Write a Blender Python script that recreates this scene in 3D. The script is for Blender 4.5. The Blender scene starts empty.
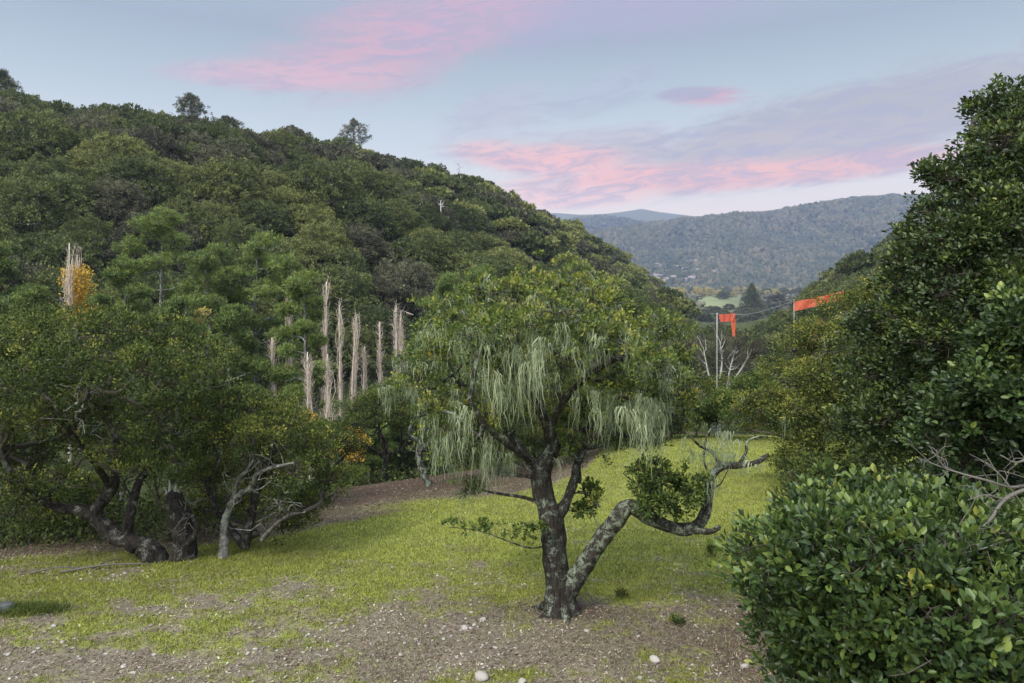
import bpy, math
import numpy as np
R = math.radians
PI = math.pi
F, HY, CZ = 683.0, 280.0, 5.0            # focal length in px, horizon row, eye height (m)
S = bpy.context.scene
C = S.collection

def P(px, py, Y):                        # a measured point of the photo, set at a real distance Y
    return np.array([(px - 512) / F * Y, Y, CZ - (py - HY) / F * Y])

# ------------------------------------------------------------------ noise
def _h(ix, iy, iz, seed):
    n = (ix * 374761393 + iy * 668265263 + iz * 2147483647 + seed * 974634777) & 0xFFFFFFFF
    n = ((n ^ (n >> 13)) * 1274126177) & 0xFFFFFFFF
    return ((n ^ (n >> 16)) & 0xFFFF) / 65535.0
def vnoise(x, y, z=0.0, seed=0):
    x, y, z = np.broadcast_arrays(np.asarray(x, float), np.asarray(y, float), np.asarray(z, float))
    xi, yi, zi = np.floor(x).astype(np.int64), np.floor(y).astype(np.int64), np.floor(z).astype(np.int64)
    fx, fy, fz = x - xi, y - yi, z - zi
    fx, fy, fz = fx*fx*(3-2*fx), fy*fy*(3-2*fy), fz*fz*(3-2*fz)
    r = 0
    for dx in (0, 1):
        for dy in (0, 1):
            for dz in (0, 1):
                w = (fx if dx else 1-fx) * (fy if dy else 1-fy) * (fz if dz else 1-fz)
                r = r + w * _h(xi+dx, yi+dy, zi+dz, seed)
    return r * 2 - 1
def fbm(x, y, z=0.0, seed=0, o=4):
    r, a, f = 0, 0.5, 1.0
    for i in range(o):
        r = r + a * vnoise(np.asarray(x)*f, np.asarray(y)*f, np.asarray(z)*f, seed+i*17); a *= .5; f *= 2.03
    return r
def sstep(a, b, x):
    t = np.clip((x - a) / (b - a), 0, 1); return t*t*(3-2*t)

# ------------------------------------------------------------------ mesh building
class MB:
    def __init__(s): s.v, s.q, s.t, s.n, s.tq, s.tt = [], [], [], 0, [], []
    def add(s, v, q=None, t=None, tq=None, tt=None):
        v = np.asarray(v, float).reshape(-1, 3); s.v.append(v)
        if q is not None and len(q):
            q = np.asarray(q, np.int64); s.q.append(q + s.n); s.tq.append(np.zeros(len(q)) if tq is None else np.asarray(tq, float))
        if t is not None and len(t):
            t = np.asarray(t, np.int64); s.t.append(t + s.n); s.tt.append(np.zeros(len(t)) if tt is None else np.asarray(tt, float))
        s.n += len(v)
    def mesh(s, name, mat, off=(0,0,0), smooth=False):
        me = bpy.data.meshes.new(name)
        V = np.concatenate(s.v) - np.asarray(off, float)
        q = np.concatenate(s.q) if s.q else np.zeros((0,4), np.int64)
        t = np.concatenate(s.t) if s.t else np.zeros((0,3), np.int64)
        tint = np.concatenate(s.tq + s.tt)
        me.vertices.add(len(V)); me.vertices.foreach_set('co', V.ravel())
        me.loops.add(q.size + t.size)
        me.loops.foreach_set('vertex_index', np.concatenate([q.ravel(), t.ravel()]))
        me.polygons.add(len(q) + len(t))
        me.polygons.foreach_set('loop_start', np.concatenate([np.arange(len(q))*4, q.size + np.arange(len(t))*3]))
        if smooth: me.polygons.foreach_set('use_smooth', np.ones(len(q)+len(t), bool))
        a = me.attributes.new('tint', 'FLOAT', 'FACE'); a.data.foreach_set('value', tint)
        me.update(calc_edges=True); me.validate()
        me.materials.append(mat)
        return me

def link(name, me, parent=None, loc=(0,0,0)):
    o = bpy.data.objects.new(name, me); C.objects.link(o); o.location = loc
    if parent is not None: o.parent = parent
    return o
def tag(o, label=None, cat=None, group=None, kind=None):
    if label: o['label'] = label
    if cat: o['category'] = cat
    if group: o['group'] = group
    if kind: o['kind'] = kind
    return o
def thing(name, label, cat, loc, group=None):
    o = bpy.data.objects.new(name, None); C.objects.link(o); o.location = loc
    return tag(o, label, cat, group)
def dup(root, loc, rz, sc, label=None, group=None):
    r = root.copy(); C.objects.link(r); r.location = loc; r.rotation_euler = (0, 0, rz); r.scale = sc
    if label: r['label'] = label
    if group: r['group'] = group
    for ch in root.children:
        c = ch.copy(); C.objects.link(c); c.parent = r
    return r

def smooth_path(pts, n=6):
    p = np.asarray(pts, float)
    if len(p) < 3: return np.array([p[0] + (p[-1]-p[0])*k/n for k in range(n+1)])
    q = np.vstack([2*p[0]-p[1], p, 2*p[-1]-p[-2]]); out = []
    for i in range(1, len(q)-2):
        for k in range(n):
            t = k/n; a, b, c, d = q[i-1], q[i], q[i+1], q[i+2]
            out.append(.5*((2*b)+(-a+c)*t+(2*a-5*b+4*c-d)*t*t+(-a+3*b-3*c+d)*t**3))
    out.append(p[-1]); return np.array(out)
def tube(mb, path, r0, r1, sides=7, rough=0.0, power=1.0, seed=0, flare=0.0, cap=True):
    p = np.asarray(path, float); n = len(p)
    T = np.gradient(p, axis=0); T /= np.linalg.norm(T, axis=1)[:, None] + 1e-9
    ref = np.array([0.31, 0.87, 0.2]) if abs(T[:, 2]).mean() > .5 else np.array([0.1, 0.2, 1.0])
    U = np.cross(T, ref); U /= np.linalg.norm(U, axis=1)[:, None] + 1e-9
    W = np.cross(T, U)
    s = np.linspace(0, 1, n); r = r0 + (r1-r0) * s**power
    if flare: r = r * (1 + flare*np.exp(-s*14))
    a = np.arange(sides) * 2*PI/sides
    rr = r[:, None] * np.ones(sides)[None]
    if rough:
        q = p[:, None, :] + (U[:, None]*np.cos(a)[None, :, None] + W[:, None]*np.sin(a)[None, :, None]) * r[:, None, None]
        k = 1.1/max(r0, .02)
        rr = rr * (1 + rough*2.0*fbm(q[..., 0]*k, q[..., 1]*k, q[..., 2]*k*.45, seed, 3))
    V = p[:, None] + (U[:, None]*np.cos(a)[None, :, None] + W[:, None]*np.sin(a)[None, :, None]) * rr[..., None]
    i = np.arange(n-1)[:, None]*sides; j = np.arange(sides)[None]; j2 = (j+1) % sides
    q = np.stack([i+j, i+j2, i+sides+j2, i+sides+j], -1).reshape(-1, 4)
    V = V.reshape(-1, 3)
    if cap:
        tip = p[-1] + T[-1]*r[-1]*.6
        V = np.vstack([V, tip]); m = (n-1)*sides
        t = np.array([[m+k, m+(k+1) % sides, n*sides] for k in range(sides)])
        mb.add(V, q, t)
    else: mb.add(V, q)
def tubes_fast(mb, A, B, r0, r1, rng, sag=.15, sides=3, segs=3, tint=0.0):
    """many thin crooked twigs from A to B at once"""
    n = len(A); s = np.linspace(0, 1, segs+1)
    L = np.linalg.norm(B-A, axis=1)
    mid = rng.normal(0, 1, (n, 3)) * (L*sag)[:, None]
    j = rng.normal(0, 1, (n, segs+1, 3)) * (L*sag*.25)[:, None, None]; j[:, 0] = 0
    c = A[:, None] + (B-A)[:, None]*s[None, :, None] + mid[:, None]*(np.sin(s*PI))[None, :, None] + j
    T = (B-A)/(L[:, None]+1e-9); ref = np.where(np.abs(T[:, 2:3]) > .8, [[1., 0, 0]], [[0, 0, 1.]])
    U = np.cross(T, ref); U /= np.linalg.norm(U, axis=1)[:, None]+1e-9; W = np.cross(T, U)
    a = np.arange(sides)*2*PI/sides
    r0 = np.broadcast_to(r0, n); r1 = np.broadcast_to(r1, n)
    r = r0[:, None]*(1-s)[None] + r1[:, None]*s[None]
    V = c[:, :, None] + (U[:, None, None]*np.cos(a)[None, None, :, None] + W[:, None, None]*np.sin(a)[None, None, :, None])*r[:, :, None, None]
    base = (np.arange(n)*(segs+1)*sides)[:, None, None]; i = (np.arange(segs)*sides)[None, :, None]; jj = np.arange(sides)[None, None]; j2 = (jj+1) % sides
    q = np.stack([base+i+jj, base+i+j2, base+i+sides+j2, base+i+sides+jj], -1).reshape(-1, 4)
    mb.add(V.reshape(-1, 3), q, tq=np.full(len(q), tint))
def unit(v): return v/(np.linalg.norm(v, axis=-1, keepdims=True)+1e-9)
def leaves(mb, p, d, nrm, L, W, tint, fold=False):
    """one blade per point: p base, d direction, nrm facing"""
    d = unit(d); side = unit(np.cross(d, nrm)); up = np.cross(side, d); n = len(p)
    L = np.broadcast_to(L, n)[:, None]; W = np.broadcast_to(W, n)[:, None]
    if not fold:
        V = np.stack([p, p+d*L*.55+side*W*.5, p+d*L, p+d*L*.45-side*W*.5], 1)
        q = np.arange(n*4).reshape(n, 4); mb.add(V.reshape(-1, 3), q, tq=tint)
    else:
        h = up*W*.22; c = -up*L*.10
        V = np.stack([p, p+d*L*.34+side*W*.44+h, p+d*L*.72+side*W*.40+h+c*.5, p+d*L+c, p+d*L*.72-side*W*.40+h+c*.5, p+d*L*.34-side*W*.44+h], 1)
        b = np.arange(n)[:, None]*6
        q = np.concatenate([b+[0, 1, 2, 3], b+[0, 3, 4, 5]]); mb.add(V.reshape(-1, 3), q, tq=np.concatenate([tint, tint]))

# ------------------------------------------------------------------ materials
def new_mat(name):
    m = bpy.data.materials.new(name); m.use_nodes = True; nt = m.node_tree; nt.nodes.clear()
    return m, nt
def N(nt, typ, **kw):
    n = nt.nodes.new(typ)
    for k, v in kw.items():
        if k == 'inp':
            for kk, vv in v.items(): n.inputs[kk].default_value = vv
        else: setattr(n, k, v)
    return n
def ramp(nt, stops, fac=None, interp='LINEAR'):
    r = nt.nodes.new('ShaderNodeValToRGB'); r.color_ramp.interpolation = interp
    e = r.color_ramp.elements
    while len(e) < len(stops): e.new(.5)
    for k, (p, c) in enumerate(stops): e[k].position = p; e[k].color = (*c, 1) if len(c) == 3 else c
    if fac is not None: nt.links.new(fac, r.inputs[0])
    return r
def mixc(nt, fac, a, b, mode='MIX'):
    m = nt.nodes.new('ShaderNodeMix'); m.data_type = 'RGBA'; m.blend_type = mode
    for i, v in ((0, fac), (6, a), (7, b)):
        if isinstance(v, (int, float)): m.inputs[i].default_value = v
        elif isinstance(v, tuple): m.inputs[i].default_value = (*v, 1)
        else: nt.links.new(v, m.inputs[i])
    return m.outputs[2]
def mth(nt, op, a, b=None, clamp=False):
    m = nt.nodes.new('ShaderNodeMath'); m.operation = op; m.use_clamp = clamp
    for i, v in ((0, a), (1, b)):
        if v is None: continue
        if isinstance(v, (int, float)): m.inputs[i].default_value = v
        else: nt.links.new(v, m.inputs[i])
    return m.outputs[0]
def noise(nt, scale, detail=4, rough=.55, vec=None, dist=0):
    n = nt.nodes.new('ShaderNodeTexNoise'); n.inputs['Scale'].default_value = scale; n.inputs['Detail'].default_value = detail
    n.inputs['Roughness'].default_value = rough; n.inputs['Distortion'].default_value = dist
    if vec is not None: nt.links.new(vec, n.inputs['Vector'])
    return n.outputs['Fac']
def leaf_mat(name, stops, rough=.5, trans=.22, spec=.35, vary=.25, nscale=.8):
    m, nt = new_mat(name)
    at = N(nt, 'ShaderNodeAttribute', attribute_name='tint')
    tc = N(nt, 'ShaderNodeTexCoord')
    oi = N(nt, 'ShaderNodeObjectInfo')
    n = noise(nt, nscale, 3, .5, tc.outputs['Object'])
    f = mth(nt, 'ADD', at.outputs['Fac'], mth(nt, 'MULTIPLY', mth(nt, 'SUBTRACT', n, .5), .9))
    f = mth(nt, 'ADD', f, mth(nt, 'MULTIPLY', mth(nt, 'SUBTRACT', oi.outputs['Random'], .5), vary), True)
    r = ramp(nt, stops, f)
    b = N(nt, 'ShaderNodeBsdfPrincipled', inp={'Roughness': rough, 'Specular IOR Level': spec})
    nt.links.new(r.outputs[0], b.inputs['Base Color'])
    t = N(nt, 'ShaderNodeBsdfTranslucent'); nt.links.new(r.outputs[0], t.inputs[0])
    mx = N(nt, 'ShaderNodeMixShader', inp={0: trans}); nt.links.new(b.outputs[0], mx.inputs[1]); nt.links.new(t.outputs[0], mx.inputs[2])
    o = N(nt, 'ShaderNodeOutputMaterial'); nt.links.new(mx.outputs[0], o.inputs[0])
    return m
def bark_mat(name, dark, mid, lichen, amount=.5, scale=6, bump=.6):
    m, nt = new_mat(name)
    tc = N(nt, 'ShaderNodeTexCoord')
    mp = N(nt, 'ShaderNodeMapping', inp={'Scale': (1, 1, .35)}); nt.links.new(tc.outputs['Object'], mp.inputs[0])
    n1 = noise(nt, scale*3, 6, .65, mp.outputs[0]); n2 = noise(nt, scale*1.1, 5, .62, tc.outputs['Object'], .6)
    n3 = noise(nt, scale*9, 3, .6, tc.outputs['Object'])
    base = ramp(nt, [(.35, dark), (.68, mid)], n1).outputs[0]
    mask = ramp(nt, [(1-amount, (0, 0, 0)), (1-amount+.03, (.45, .45, .45)), (1-amount+.10, (1, 1, 1))], mth(nt, 'ADD', mth(nt, 'MULTIPLY', n2, .62), mth(nt, 'MULTIPLY', n3, .38))).outputs[0]
    lc = mixc(nt, n3, lichen, tuple(c*.62 for c in lichen))
    col = mixc(nt, mask, base, lc)
    b = N(nt, 'ShaderNodeBsdfPrincipled', inp={'Roughness': .9, 'Specular IOR Level': .15}); nt.links.new(col, b.inputs['Base Color'])
    bp = N(nt, 'ShaderNodeBump', inp={'Strength': bump, 'Distance': .03}); nt.links.new(n1, bp.inputs['Height']); nt.links.new(bp.outputs[0], b.inputs['Normal'])
    o = N(nt, 'ShaderNodeOutputMaterial'); nt.links.new(b.outputs[0], o.inputs[0])
    return m
def plain_mat(name, c1, c2=None, rough=.8, scale=3, spec=.2, bump=0):
    m, nt = new_mat(name); c2 = c2 or tuple(x*.75 for x in c1)
    tc = N(nt, 'ShaderNodeTexCoord'); n = noise(nt, scale, 5, .6, tc.outputs['Object'])
    oi = N(nt, 'ShaderNodeObjectInfo')
    col = mixc(nt, mth(nt, 'ADD', mth(nt, 'MULTIPLY', n, .6), mth(nt, 'MULTIPLY', oi.outputs['Random'], .4), True), c1, c2)
    b = N(nt, 'ShaderNodeBsdfPrincipled', inp={'Roughness': rough, 'Specular IOR Level': spec}); nt.links.new(col, b.inputs['Base Color'])
    if bump:
        bp = N(nt, 'ShaderNodeBump', inp={'Strength': bump, 'Distance': .02}); nt.links.new(n, bp.inputs['Height']); nt.links.new(bp.outputs[0], b.inputs['Normal'])
    o = N(nt, 'ShaderNodeOutputMaterial'); nt.links.new(b.outputs[0], o.inputs[0])
    return m

M = {}
M['oak'] = leaf_mat('oak_leaf', [(.0, (.048, .074, .022)), (.45, (.082, .120, .030)), (.8, (.17, .21, .042)), (1, (.27, .26, .06))], nscale=1.1, spec=.12, rough=.6)
M['oakdark'] = leaf_mat('dark_oak_leaf', [(.0, (.026, .042, .015)), (.45, (.070, .094, .024)), (.8, (.16, .18, .038)), (1, (.26, .24, .05))], nscale=.9, spec=.12, rough=.6)
M['hill_a'] = leaf_mat('olive_canopy', [(.0, (.055, .070, .028)), (.5, (.132, .150, .055)), (1, (.26, .27, .090))], vary=.5, nscale=.25, spec=.08)
M['hill_b'] = leaf_mat('dark_canopy', [(.0, (.040, .054, .026)), (.5, (.090, .112, .045)), (1, (.18, .20, .070))], vary=.5, nscale=.25, spec=.08)
M['hill_c'] = leaf_mat('grey_canopy', [(.0, (.055, .056, .038)), (.5, (.108, .110, .068)), (1, (.19, .185, .11))], vary=.5, nscale=.25, spec=.08)
M['pine'] = leaf_mat('pine_needle', [(.0, (.055, .080, .026)), (.5, (.120, .170, .045)), (1, (.22, .27, .065))], nscale=.6, spec=.2, trans=.15)
M['right'] = leaf_mat('glossy_leaf', [(.0, (.026, .044, .016)), (.45, (.060, .092, .026)), (.8, (.135, .18, .038)), (1, (.23, .25, .05))], rough=.42, spec=.38, nscale=1.4)
M['shrubnear'] = leaf_mat('broad_leaf', [(.0, (.030, .054, .018)), (.4, (.062, .105, .028)), (.7, (.125, .18, .038)), (.9, (.19, .24, .05)), (1, (.28, .28, .06))], rough=.42, spec=.4, nscale=2.0, trans=.28)
M['shrub'] = leaf_mat('shrub_leaf', [(.0, (.05, .075, .02)), (.5, (.10, .135, .03)), (1, (.20, .20, .045))], nscale=1.0, spec=.12)
M['yellow'] = leaf_mat('yellow_leaf', [(.0, (.35, .20, .03)), (.5, (.62, .40, .05)), (1, (.75, .55, .10))], nscale=1.0, trans=.3)
M['autumn'] = leaf_mat('autumn_leaf', [(.0, (.22, .20, .06)), (.5, (.42, .35, .09)), (1, (.58, .48, .14))], nscale=.05)
M['rust'] = leaf_mat('rust_leaf', [(.0, (.20, .07, .03)), (.5, (.36, .14, .07)), (1, (.45, .22, .12))])
M['farleaf'] = leaf_mat('far_canopy', [(.0, (.020, .034, .018)), (.45, (.050, .068, .030)), (1, (.15, .13, .07))], nscale=.009, spec=.1)
M['lichen'] = leaf_mat('lace_lichen', [(.0, (.15, .19, .11)), (.5, (.28, .33, .20)), (1, (.46, .49, .32))], rough=.9, spec=.05, nscale=2.0, trans=.2)
M['bark'] = bark_mat('lichened_bark', (.016, .014, .012), (.060, .050, .042), (.27, .32, .24), .50, 8, 1.0)
M['barkmain'] = bark_mat('dark_lichened_bark', (.014, .012, .010), (.050, .042, .036), (.26, .31, .24), .462, 8, 1.0)
M['barkgrey'] = bark_mat('grey_bark', (.05, .045, .04), (.16, .145, .13), (.38, .40, .35), .50, 5)
M['barkpale'] = bark_mat('pale_bark', (.15, .14, .12), (.34, .32, .28), (.46, .48, .42), .55, 5)
M['barkdark'] = bark_mat('dark_bark', (.012, .010, .009), (.050, .042, .036), (.22, .22, .195), .455, 6, 1.0)
M['poplar'] = bark_mat('poplar_bark', (.44, .36, .29), (.72, .62, .52), (.50, .45, .38), .40, 3, .2)
M['twig'] = plain_mat('twig', (.10, .085, .072), (.045, .038, .032))
M['twigpale'] = plain_mat('pale_twig', (.17, .155, .14), (.10, .09, .08))
M['stone'] = plain_mat('pale_stone', (.44, .41, .37), (.22, .20, .18), scale=9, bump=.4)
M['greystone'] = plain_mat('grey_stone', (.10, .105, .115), (.06, .06, .065), scale=9, bump=.4)
M['netting'] = leaf_mat('orange_netting', [(0, (.62, .11, .06)), (1, (.80, .20, .11))], trans=.4, rough=.6)
M['polemetal'] = plain_mat('weathered_pole', (.38, .39, .40), (.28, .29, .30), rough=.5)
M['white'] = plain_mat('white_paint', (.78, .78, .76), (.66, .66, .64), rough=.5)
M['house'] = plain_mat('house_wall', (.42, .36, .32), (.24, .20, .18))
M['roof'] = plain_mat('house_roof', (.30, .22, .20), (.20, .17, .16))

# ------------------------------------------------------------------ terrain
edge_x = np.array([-60, -30, -9.4, -6.8, -5.2, -2.7, -.3, 2.8, 5.4, 9, 14, 20, 40])
edge_y = np.array([4, 7, 12.5, 13.0, 14.0, 16.4, 18.0, 21.6, 26.5, 30, 31, 28, 20])
ctl = np.array([(-60,28,-8),(-25,42,-9),(0,60,-10),(30,110,-13),(64,200,-16),(115,360,-19),(200,600,-20),(290,900,-20),
 (-112,150,37.5),(-80,170,37),(-47,200,37.5),(-21,230,32),(19,270,22.5),(37,290,15),(65,320,-1),(85,345,-16),
 (-45,80,10),(-20,100,10),(-50,130,27),(5,140,7),(0,180,18),(15,220,17),(40,230,-1),(30,180,-5),(62,280,-8),(110,250,-2),(130,300,-5),(100,250,-11),(90,230,-13),(100,300,-18),(150,400,-19),(74,245,-15),(78,300,-16),(180,420,-18),(-75,110,24),(-5,95,-3),
 (-140,260,22),(-80,300,18),(0,350,10),(50,400,-10),(-200,150,42),(-200,300,22),(-150,60,22),(-100,40,6),(-100,90,24),(-50,50,0),
 (75,200,-12),(89,180,3),(98,170,9),(120,150,20),(130,100,20),(80,60,8),(60,100,-1),(45,60,-2),(140,250,14),(160,330,-2),(190,400,-15),
 (60,20,5),(30,10,1.5),(200,200,34),(200,100,34),(25,40,-4),(-25,24,-5),(-10,26,-5),(0,32,-5),(10,42,-6),(-14,32,-7),(20,70,-9),(-30,14,-3),
 (-60,-20,5),(0,-30,3),(40,-30,5),(-100,-60,10),(100,-60,12),(0,5,0),(-10,5,0),(10,5,0),
 (0,600,-20),(-300,500,0),(-400,100,42),(400,100,50),(-400,-300,40),(400,-300,45),(500,500,-20),(-500,900,-20),(900,900,-20),(0,1200,-20)], float)
_D = np.sqrt(((ctl[:, None, :2]-ctl[None, :, :2])**2).sum(-1) + 16)
_A = np.vstack([np.hstack([_D, np.ones((len(ctl), 1))]), np.append(np.ones(len(ctl)), 0)[None]])
_w = np.linalg.solve(_A, np.append(ctl[:, 2], 0))
def edge_s(x, y): return (y - np.interp(x, edge_x, edge_y))*.75
def H(x, y):
    x = np.atleast_1d(np.asarray(x, float)); y = np.atleast_1d(np.asarray(y, float)); sh = x.shape
    xf, yf = x.ravel(), y.ravel(); g = np.empty(len(xf))
    for i in range(0, len(xf), 20000):
        d = np.sqrt((xf[i:i+20000, None]-ctl[None, :, 0])**2 + (yf[i:i+20000, None]-ctl[None, :, 1])**2 + 16)
        g[i:i+20000] = d @ _w[:-1] + _w[-1]
    g = g.reshape(sh); r = np.hypot(x, y)
    g = g + fbm(x*.03, y*.03, 0, 5)*3*sstep(40, 90, r)*(1-.7*sstep(180, 260, r))
    k = sstep(650, 1000, r); g = g*(1-k) - 20.0*k
    s = edge_s(x, y)
    tz = -0.1*np.maximum(y-10, 0)*sstep(-2, 2, y-9) - .05*np.maximum(np.abs(x)-9, 0) + fbm(x*.25, y*.25, 0, 3)*.12 + fbm(x*1.7, y*1.7, 0, 4)*.03
    tz = np.where(s > 0, tz - .09*s - .004*s*s, tz)
    w = sstep(8, 16, s); w = np.maximum(w, sstep(16, 32, np.abs(x)))
    w = np.maximum(w, sstep(3, 8, -y))
    return tz*(1-w) + g*w
def h1(x, y): return float(H([x], [y])[0])
def onground(px, py, ymax=60):           # where a sight line meets the ground
    Y = np.arange(6, ymax, .05); X = (px-512)/F*Y; Z = CZ-(py-HY)/F*Y
    below = Z < H(X, Y); i = int(np.argmax(below)); return np.array([X[i], Y[i], float(H(X[i:i+1], Y[i:i+1])[0])])

def patch(x, y, px, py, rx, ry):
    c = onground(px, py); return np.exp(-((x-c[0])/rx)**2 - ((y-c[1])/ry)**2)
def cover(x, y):
    """grass (0-1), litter (0-1) over the ground"""
    n = fbm(x*.35, y*.6, 0, 21, 4); n2 = fbm(x*1.6, y*2.2, 0, 22, 4); n3 = fbm(x*5, y*7, 0, 23, 3)
    g = .66 + .38*sstep(10.3, 14, y) + .40*n + .55*n2 + .55*n3
    g = g + .30*patch(x, y, 640, 500, 5, 5) + .25*patch(x, y, 190, 648, 1.5, .30) + .3*patch(x, y, 330, 545, 3, 1.2) + .28*patch(x, y, 60, 590, 2, .6)
    g = g - .62*patch(x, y, 390, 640, 2.0, .9) - .45*patch(x, y, 60, 672, 2.5, .45) - .30*patch(x, y, 290, 600, 1.3, .6) - .45*patch(x, y, 500, 655, 1.4, .5)
    g = g - .8*patch(x, y, 580, 610, .6, .32) - .7*patch(x, y, 790, 645, 1.0, 1.3) - .25*patch(x, y, 455, 570, 1.0, .7)-.3*patch(x, y, 640, 660, 1.6, .45)
    s = edge_s(x, y) - 4.5*sstep(1, 5, x)
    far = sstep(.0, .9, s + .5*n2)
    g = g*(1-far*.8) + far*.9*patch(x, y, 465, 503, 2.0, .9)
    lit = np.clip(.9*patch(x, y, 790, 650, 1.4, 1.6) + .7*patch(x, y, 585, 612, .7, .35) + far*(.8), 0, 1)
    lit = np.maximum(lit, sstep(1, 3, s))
    return np.clip(g, 0, 1), lit

def make_ground():
    a = np.concatenate([np.arange(-180, -50, 6), np.arange(-50, 50, .45), np.arange(50, 181, 6)]); a = np.radians(a)
    r = [.5, 1.5, 3, 4.5]; 
    while r[-1] < 45: r.append(r[-1]*1.0085)
    while r[-1] < 600: r.append(r[-1]*1.022)
    while r[-1] < 4000: r.append(r[-1]*1.08)
    r = np.array(r); A_, R_ = np.meshgrid(a, r); X = np.sin(A_)*R_; Y = np.cos(A_)*R_; Z = H(X, Y)
    nr, na = X.shape
    i = np.arange(nr-1)[:, None]*na; j = np.arange(na-1)[None]
    q = np.stack([i+j, i+j+1, i+na+j+1, i+na+j], -1).reshape(-1, 4)[:, ::-1]
    mb = MB(); mb.add(np.stack([X, Y, Z], -1), q)
    c = np.array([[0, 0, h1(0, 0)]]); mb.add(c, None, None); k = nr*na
    mb.t.append(np.array([[k, jj+1, jj] for jj in range(na-1)])[:, ::-1]); mb.tt.append(np.zeros(na-1))
    m, nt = new_mat('ground_cover')
    tc = N(nt, 'ShaderNodeTexCoord'); O = tc.outputs['Object']
    ag = N(nt, 'ShaderNodeAttribute', attribute_name='grass').outputs['Fac']
    al = N(nt, 'ShaderNodeAttribute', attribute_name='litter').outputs['Fac']
    ad = N(nt, 'ShaderNodeAttribute', attribute_name='meadow').outputs['Fac']
    mpg = N(nt, 'ShaderNodeMapping', inp={'Scale': (1, 1.0, 1)}); nt.links.new(O, mpg.inputs[0]); O2 = mpg.outputs[0]
    n1 = noise(nt, 14, 6, .7, O2); n2 = noise(nt, 45, 4, .7, O2); n3 = noise(nt, 2.2, 5, .6, O2); n4 = noise(nt, 120, 3, .6, O2)
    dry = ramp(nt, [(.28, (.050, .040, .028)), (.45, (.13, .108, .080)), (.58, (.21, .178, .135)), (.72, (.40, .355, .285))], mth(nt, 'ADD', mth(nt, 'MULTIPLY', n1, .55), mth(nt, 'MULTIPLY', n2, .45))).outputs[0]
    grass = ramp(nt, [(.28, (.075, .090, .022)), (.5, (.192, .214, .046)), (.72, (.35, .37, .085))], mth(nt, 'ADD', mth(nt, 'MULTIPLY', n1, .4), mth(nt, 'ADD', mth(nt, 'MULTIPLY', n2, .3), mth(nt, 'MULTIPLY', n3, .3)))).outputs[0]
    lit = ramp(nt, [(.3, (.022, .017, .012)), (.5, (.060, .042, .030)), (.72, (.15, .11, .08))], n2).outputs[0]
    gm = mth(nt, 'ADD', ag, mth(nt, 'MULTIPLY', mth(nt, 'SUBTRACT', n1, .5), 1.5)); gm = ramp(nt, [(.30, (0, 0, 0)), (.78, (1, 1, 1))], gm).outputs[0]
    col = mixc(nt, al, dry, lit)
    col = mixc(nt, gm, col, grass)
    med = ramp(nt, [(.3, (.14, .175, .075)), (.7, (.22, .235, .11))], noise(nt, .01, 3, .5, O)).outputs[0]
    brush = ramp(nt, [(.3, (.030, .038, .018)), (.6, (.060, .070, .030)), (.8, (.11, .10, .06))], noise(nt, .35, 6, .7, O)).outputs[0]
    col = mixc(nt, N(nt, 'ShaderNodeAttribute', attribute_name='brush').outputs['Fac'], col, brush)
    col = mixc(nt, ad, col, med)
    b = N(nt, 'ShaderNodeBsdfPrincipled', inp={'Roughness': .95, 'Specular IOR Level': .1}); nt.links.new(col, b.inputs['Base Color'])
    bp = N(nt, 'ShaderNodeBump', inp={'Strength': .7, 'Distance': .03}); nt.links.new(mth(nt, 'ADD', n1, mth(nt, 'MULTIPLY', n2, .5)), bp.inputs['Height']); nt.links.new(bp.outputs[0], b.inputs['Normal'])
    o = N(nt, 'ShaderNodeOutputMaterial'); nt.links.new(b.outputs[0], o.inputs[0])
    me = mb.mesh('ground', m, smooth=True)
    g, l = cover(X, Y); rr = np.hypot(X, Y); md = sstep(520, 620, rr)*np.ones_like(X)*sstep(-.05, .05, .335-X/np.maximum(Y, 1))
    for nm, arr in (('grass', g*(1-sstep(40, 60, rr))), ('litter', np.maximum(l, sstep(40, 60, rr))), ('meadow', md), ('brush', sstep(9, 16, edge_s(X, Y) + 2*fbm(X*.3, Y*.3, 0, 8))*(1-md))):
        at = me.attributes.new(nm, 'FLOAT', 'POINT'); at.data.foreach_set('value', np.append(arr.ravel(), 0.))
    tag(link('ground', me), kind='structure')
make_ground()

# ------------------------------------------------------------------ distant hills
def hill_sheet(name, xs, ys, fn, mat):
    X, Y = np.meshgrid(xs, ys); Z = fn(X, Y); nr, na = X.shape
    i = np.arange(nr-1)[:, None]*na; j = np.arange(na-1)[None]
    q = np.stack([i+j, i+j+1, i+na+j+1, i+na+j], -1).reshape(-1, 4)
    mb = MB(); mb.add(np.stack([X, Y, Z], -1), q)
    return tag(link(name, mb.mesh(name, mat, smooth=True)), kind='structure')
def skyline(pts, Y0):
    px = np.array([p[0] for p in pts], float); z = np.array([CZ+(HY-p[1])/F*Y0 for p in pts])
    return (px-512)/F, z
sk1 = skyline([(300,262),(500,250),(560,243),(590,237),(620,230),(660,225),(700,221),(740,217),(765,216),(800,210),(850,202),(905,199),(1000,196),(1200,205),(1500,240)], 2200)
def far1(x, y):
    t = x/np.maximum(y, 1); z = np.interp(t, *sk1)
    d = sstep(1350, 2200, y)**1.0*(1-.9*sstep(2200, 2900, y))
    g = 1 - .50*np.abs(fbm(x*.0022+3, y*.0011, 0, 31, 4))*2*sstep(1400, 1700, y)*(1-sstep(1950, 2200, y))
    return -24 + (z+24)*d*g + fbm(x*.02, y*.02, 0, 33)*6*sstep(1400, 1600, y)
m_wood = plain_mat('far_wood_floor', (.085, .095, .045), (.045, .055, .03), scale=.02)
hill_sheet('distant_hill', np.linspace(-900, 3400, 220), np.linspace(1300, 3300, 130), far1, m_wood)
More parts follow.
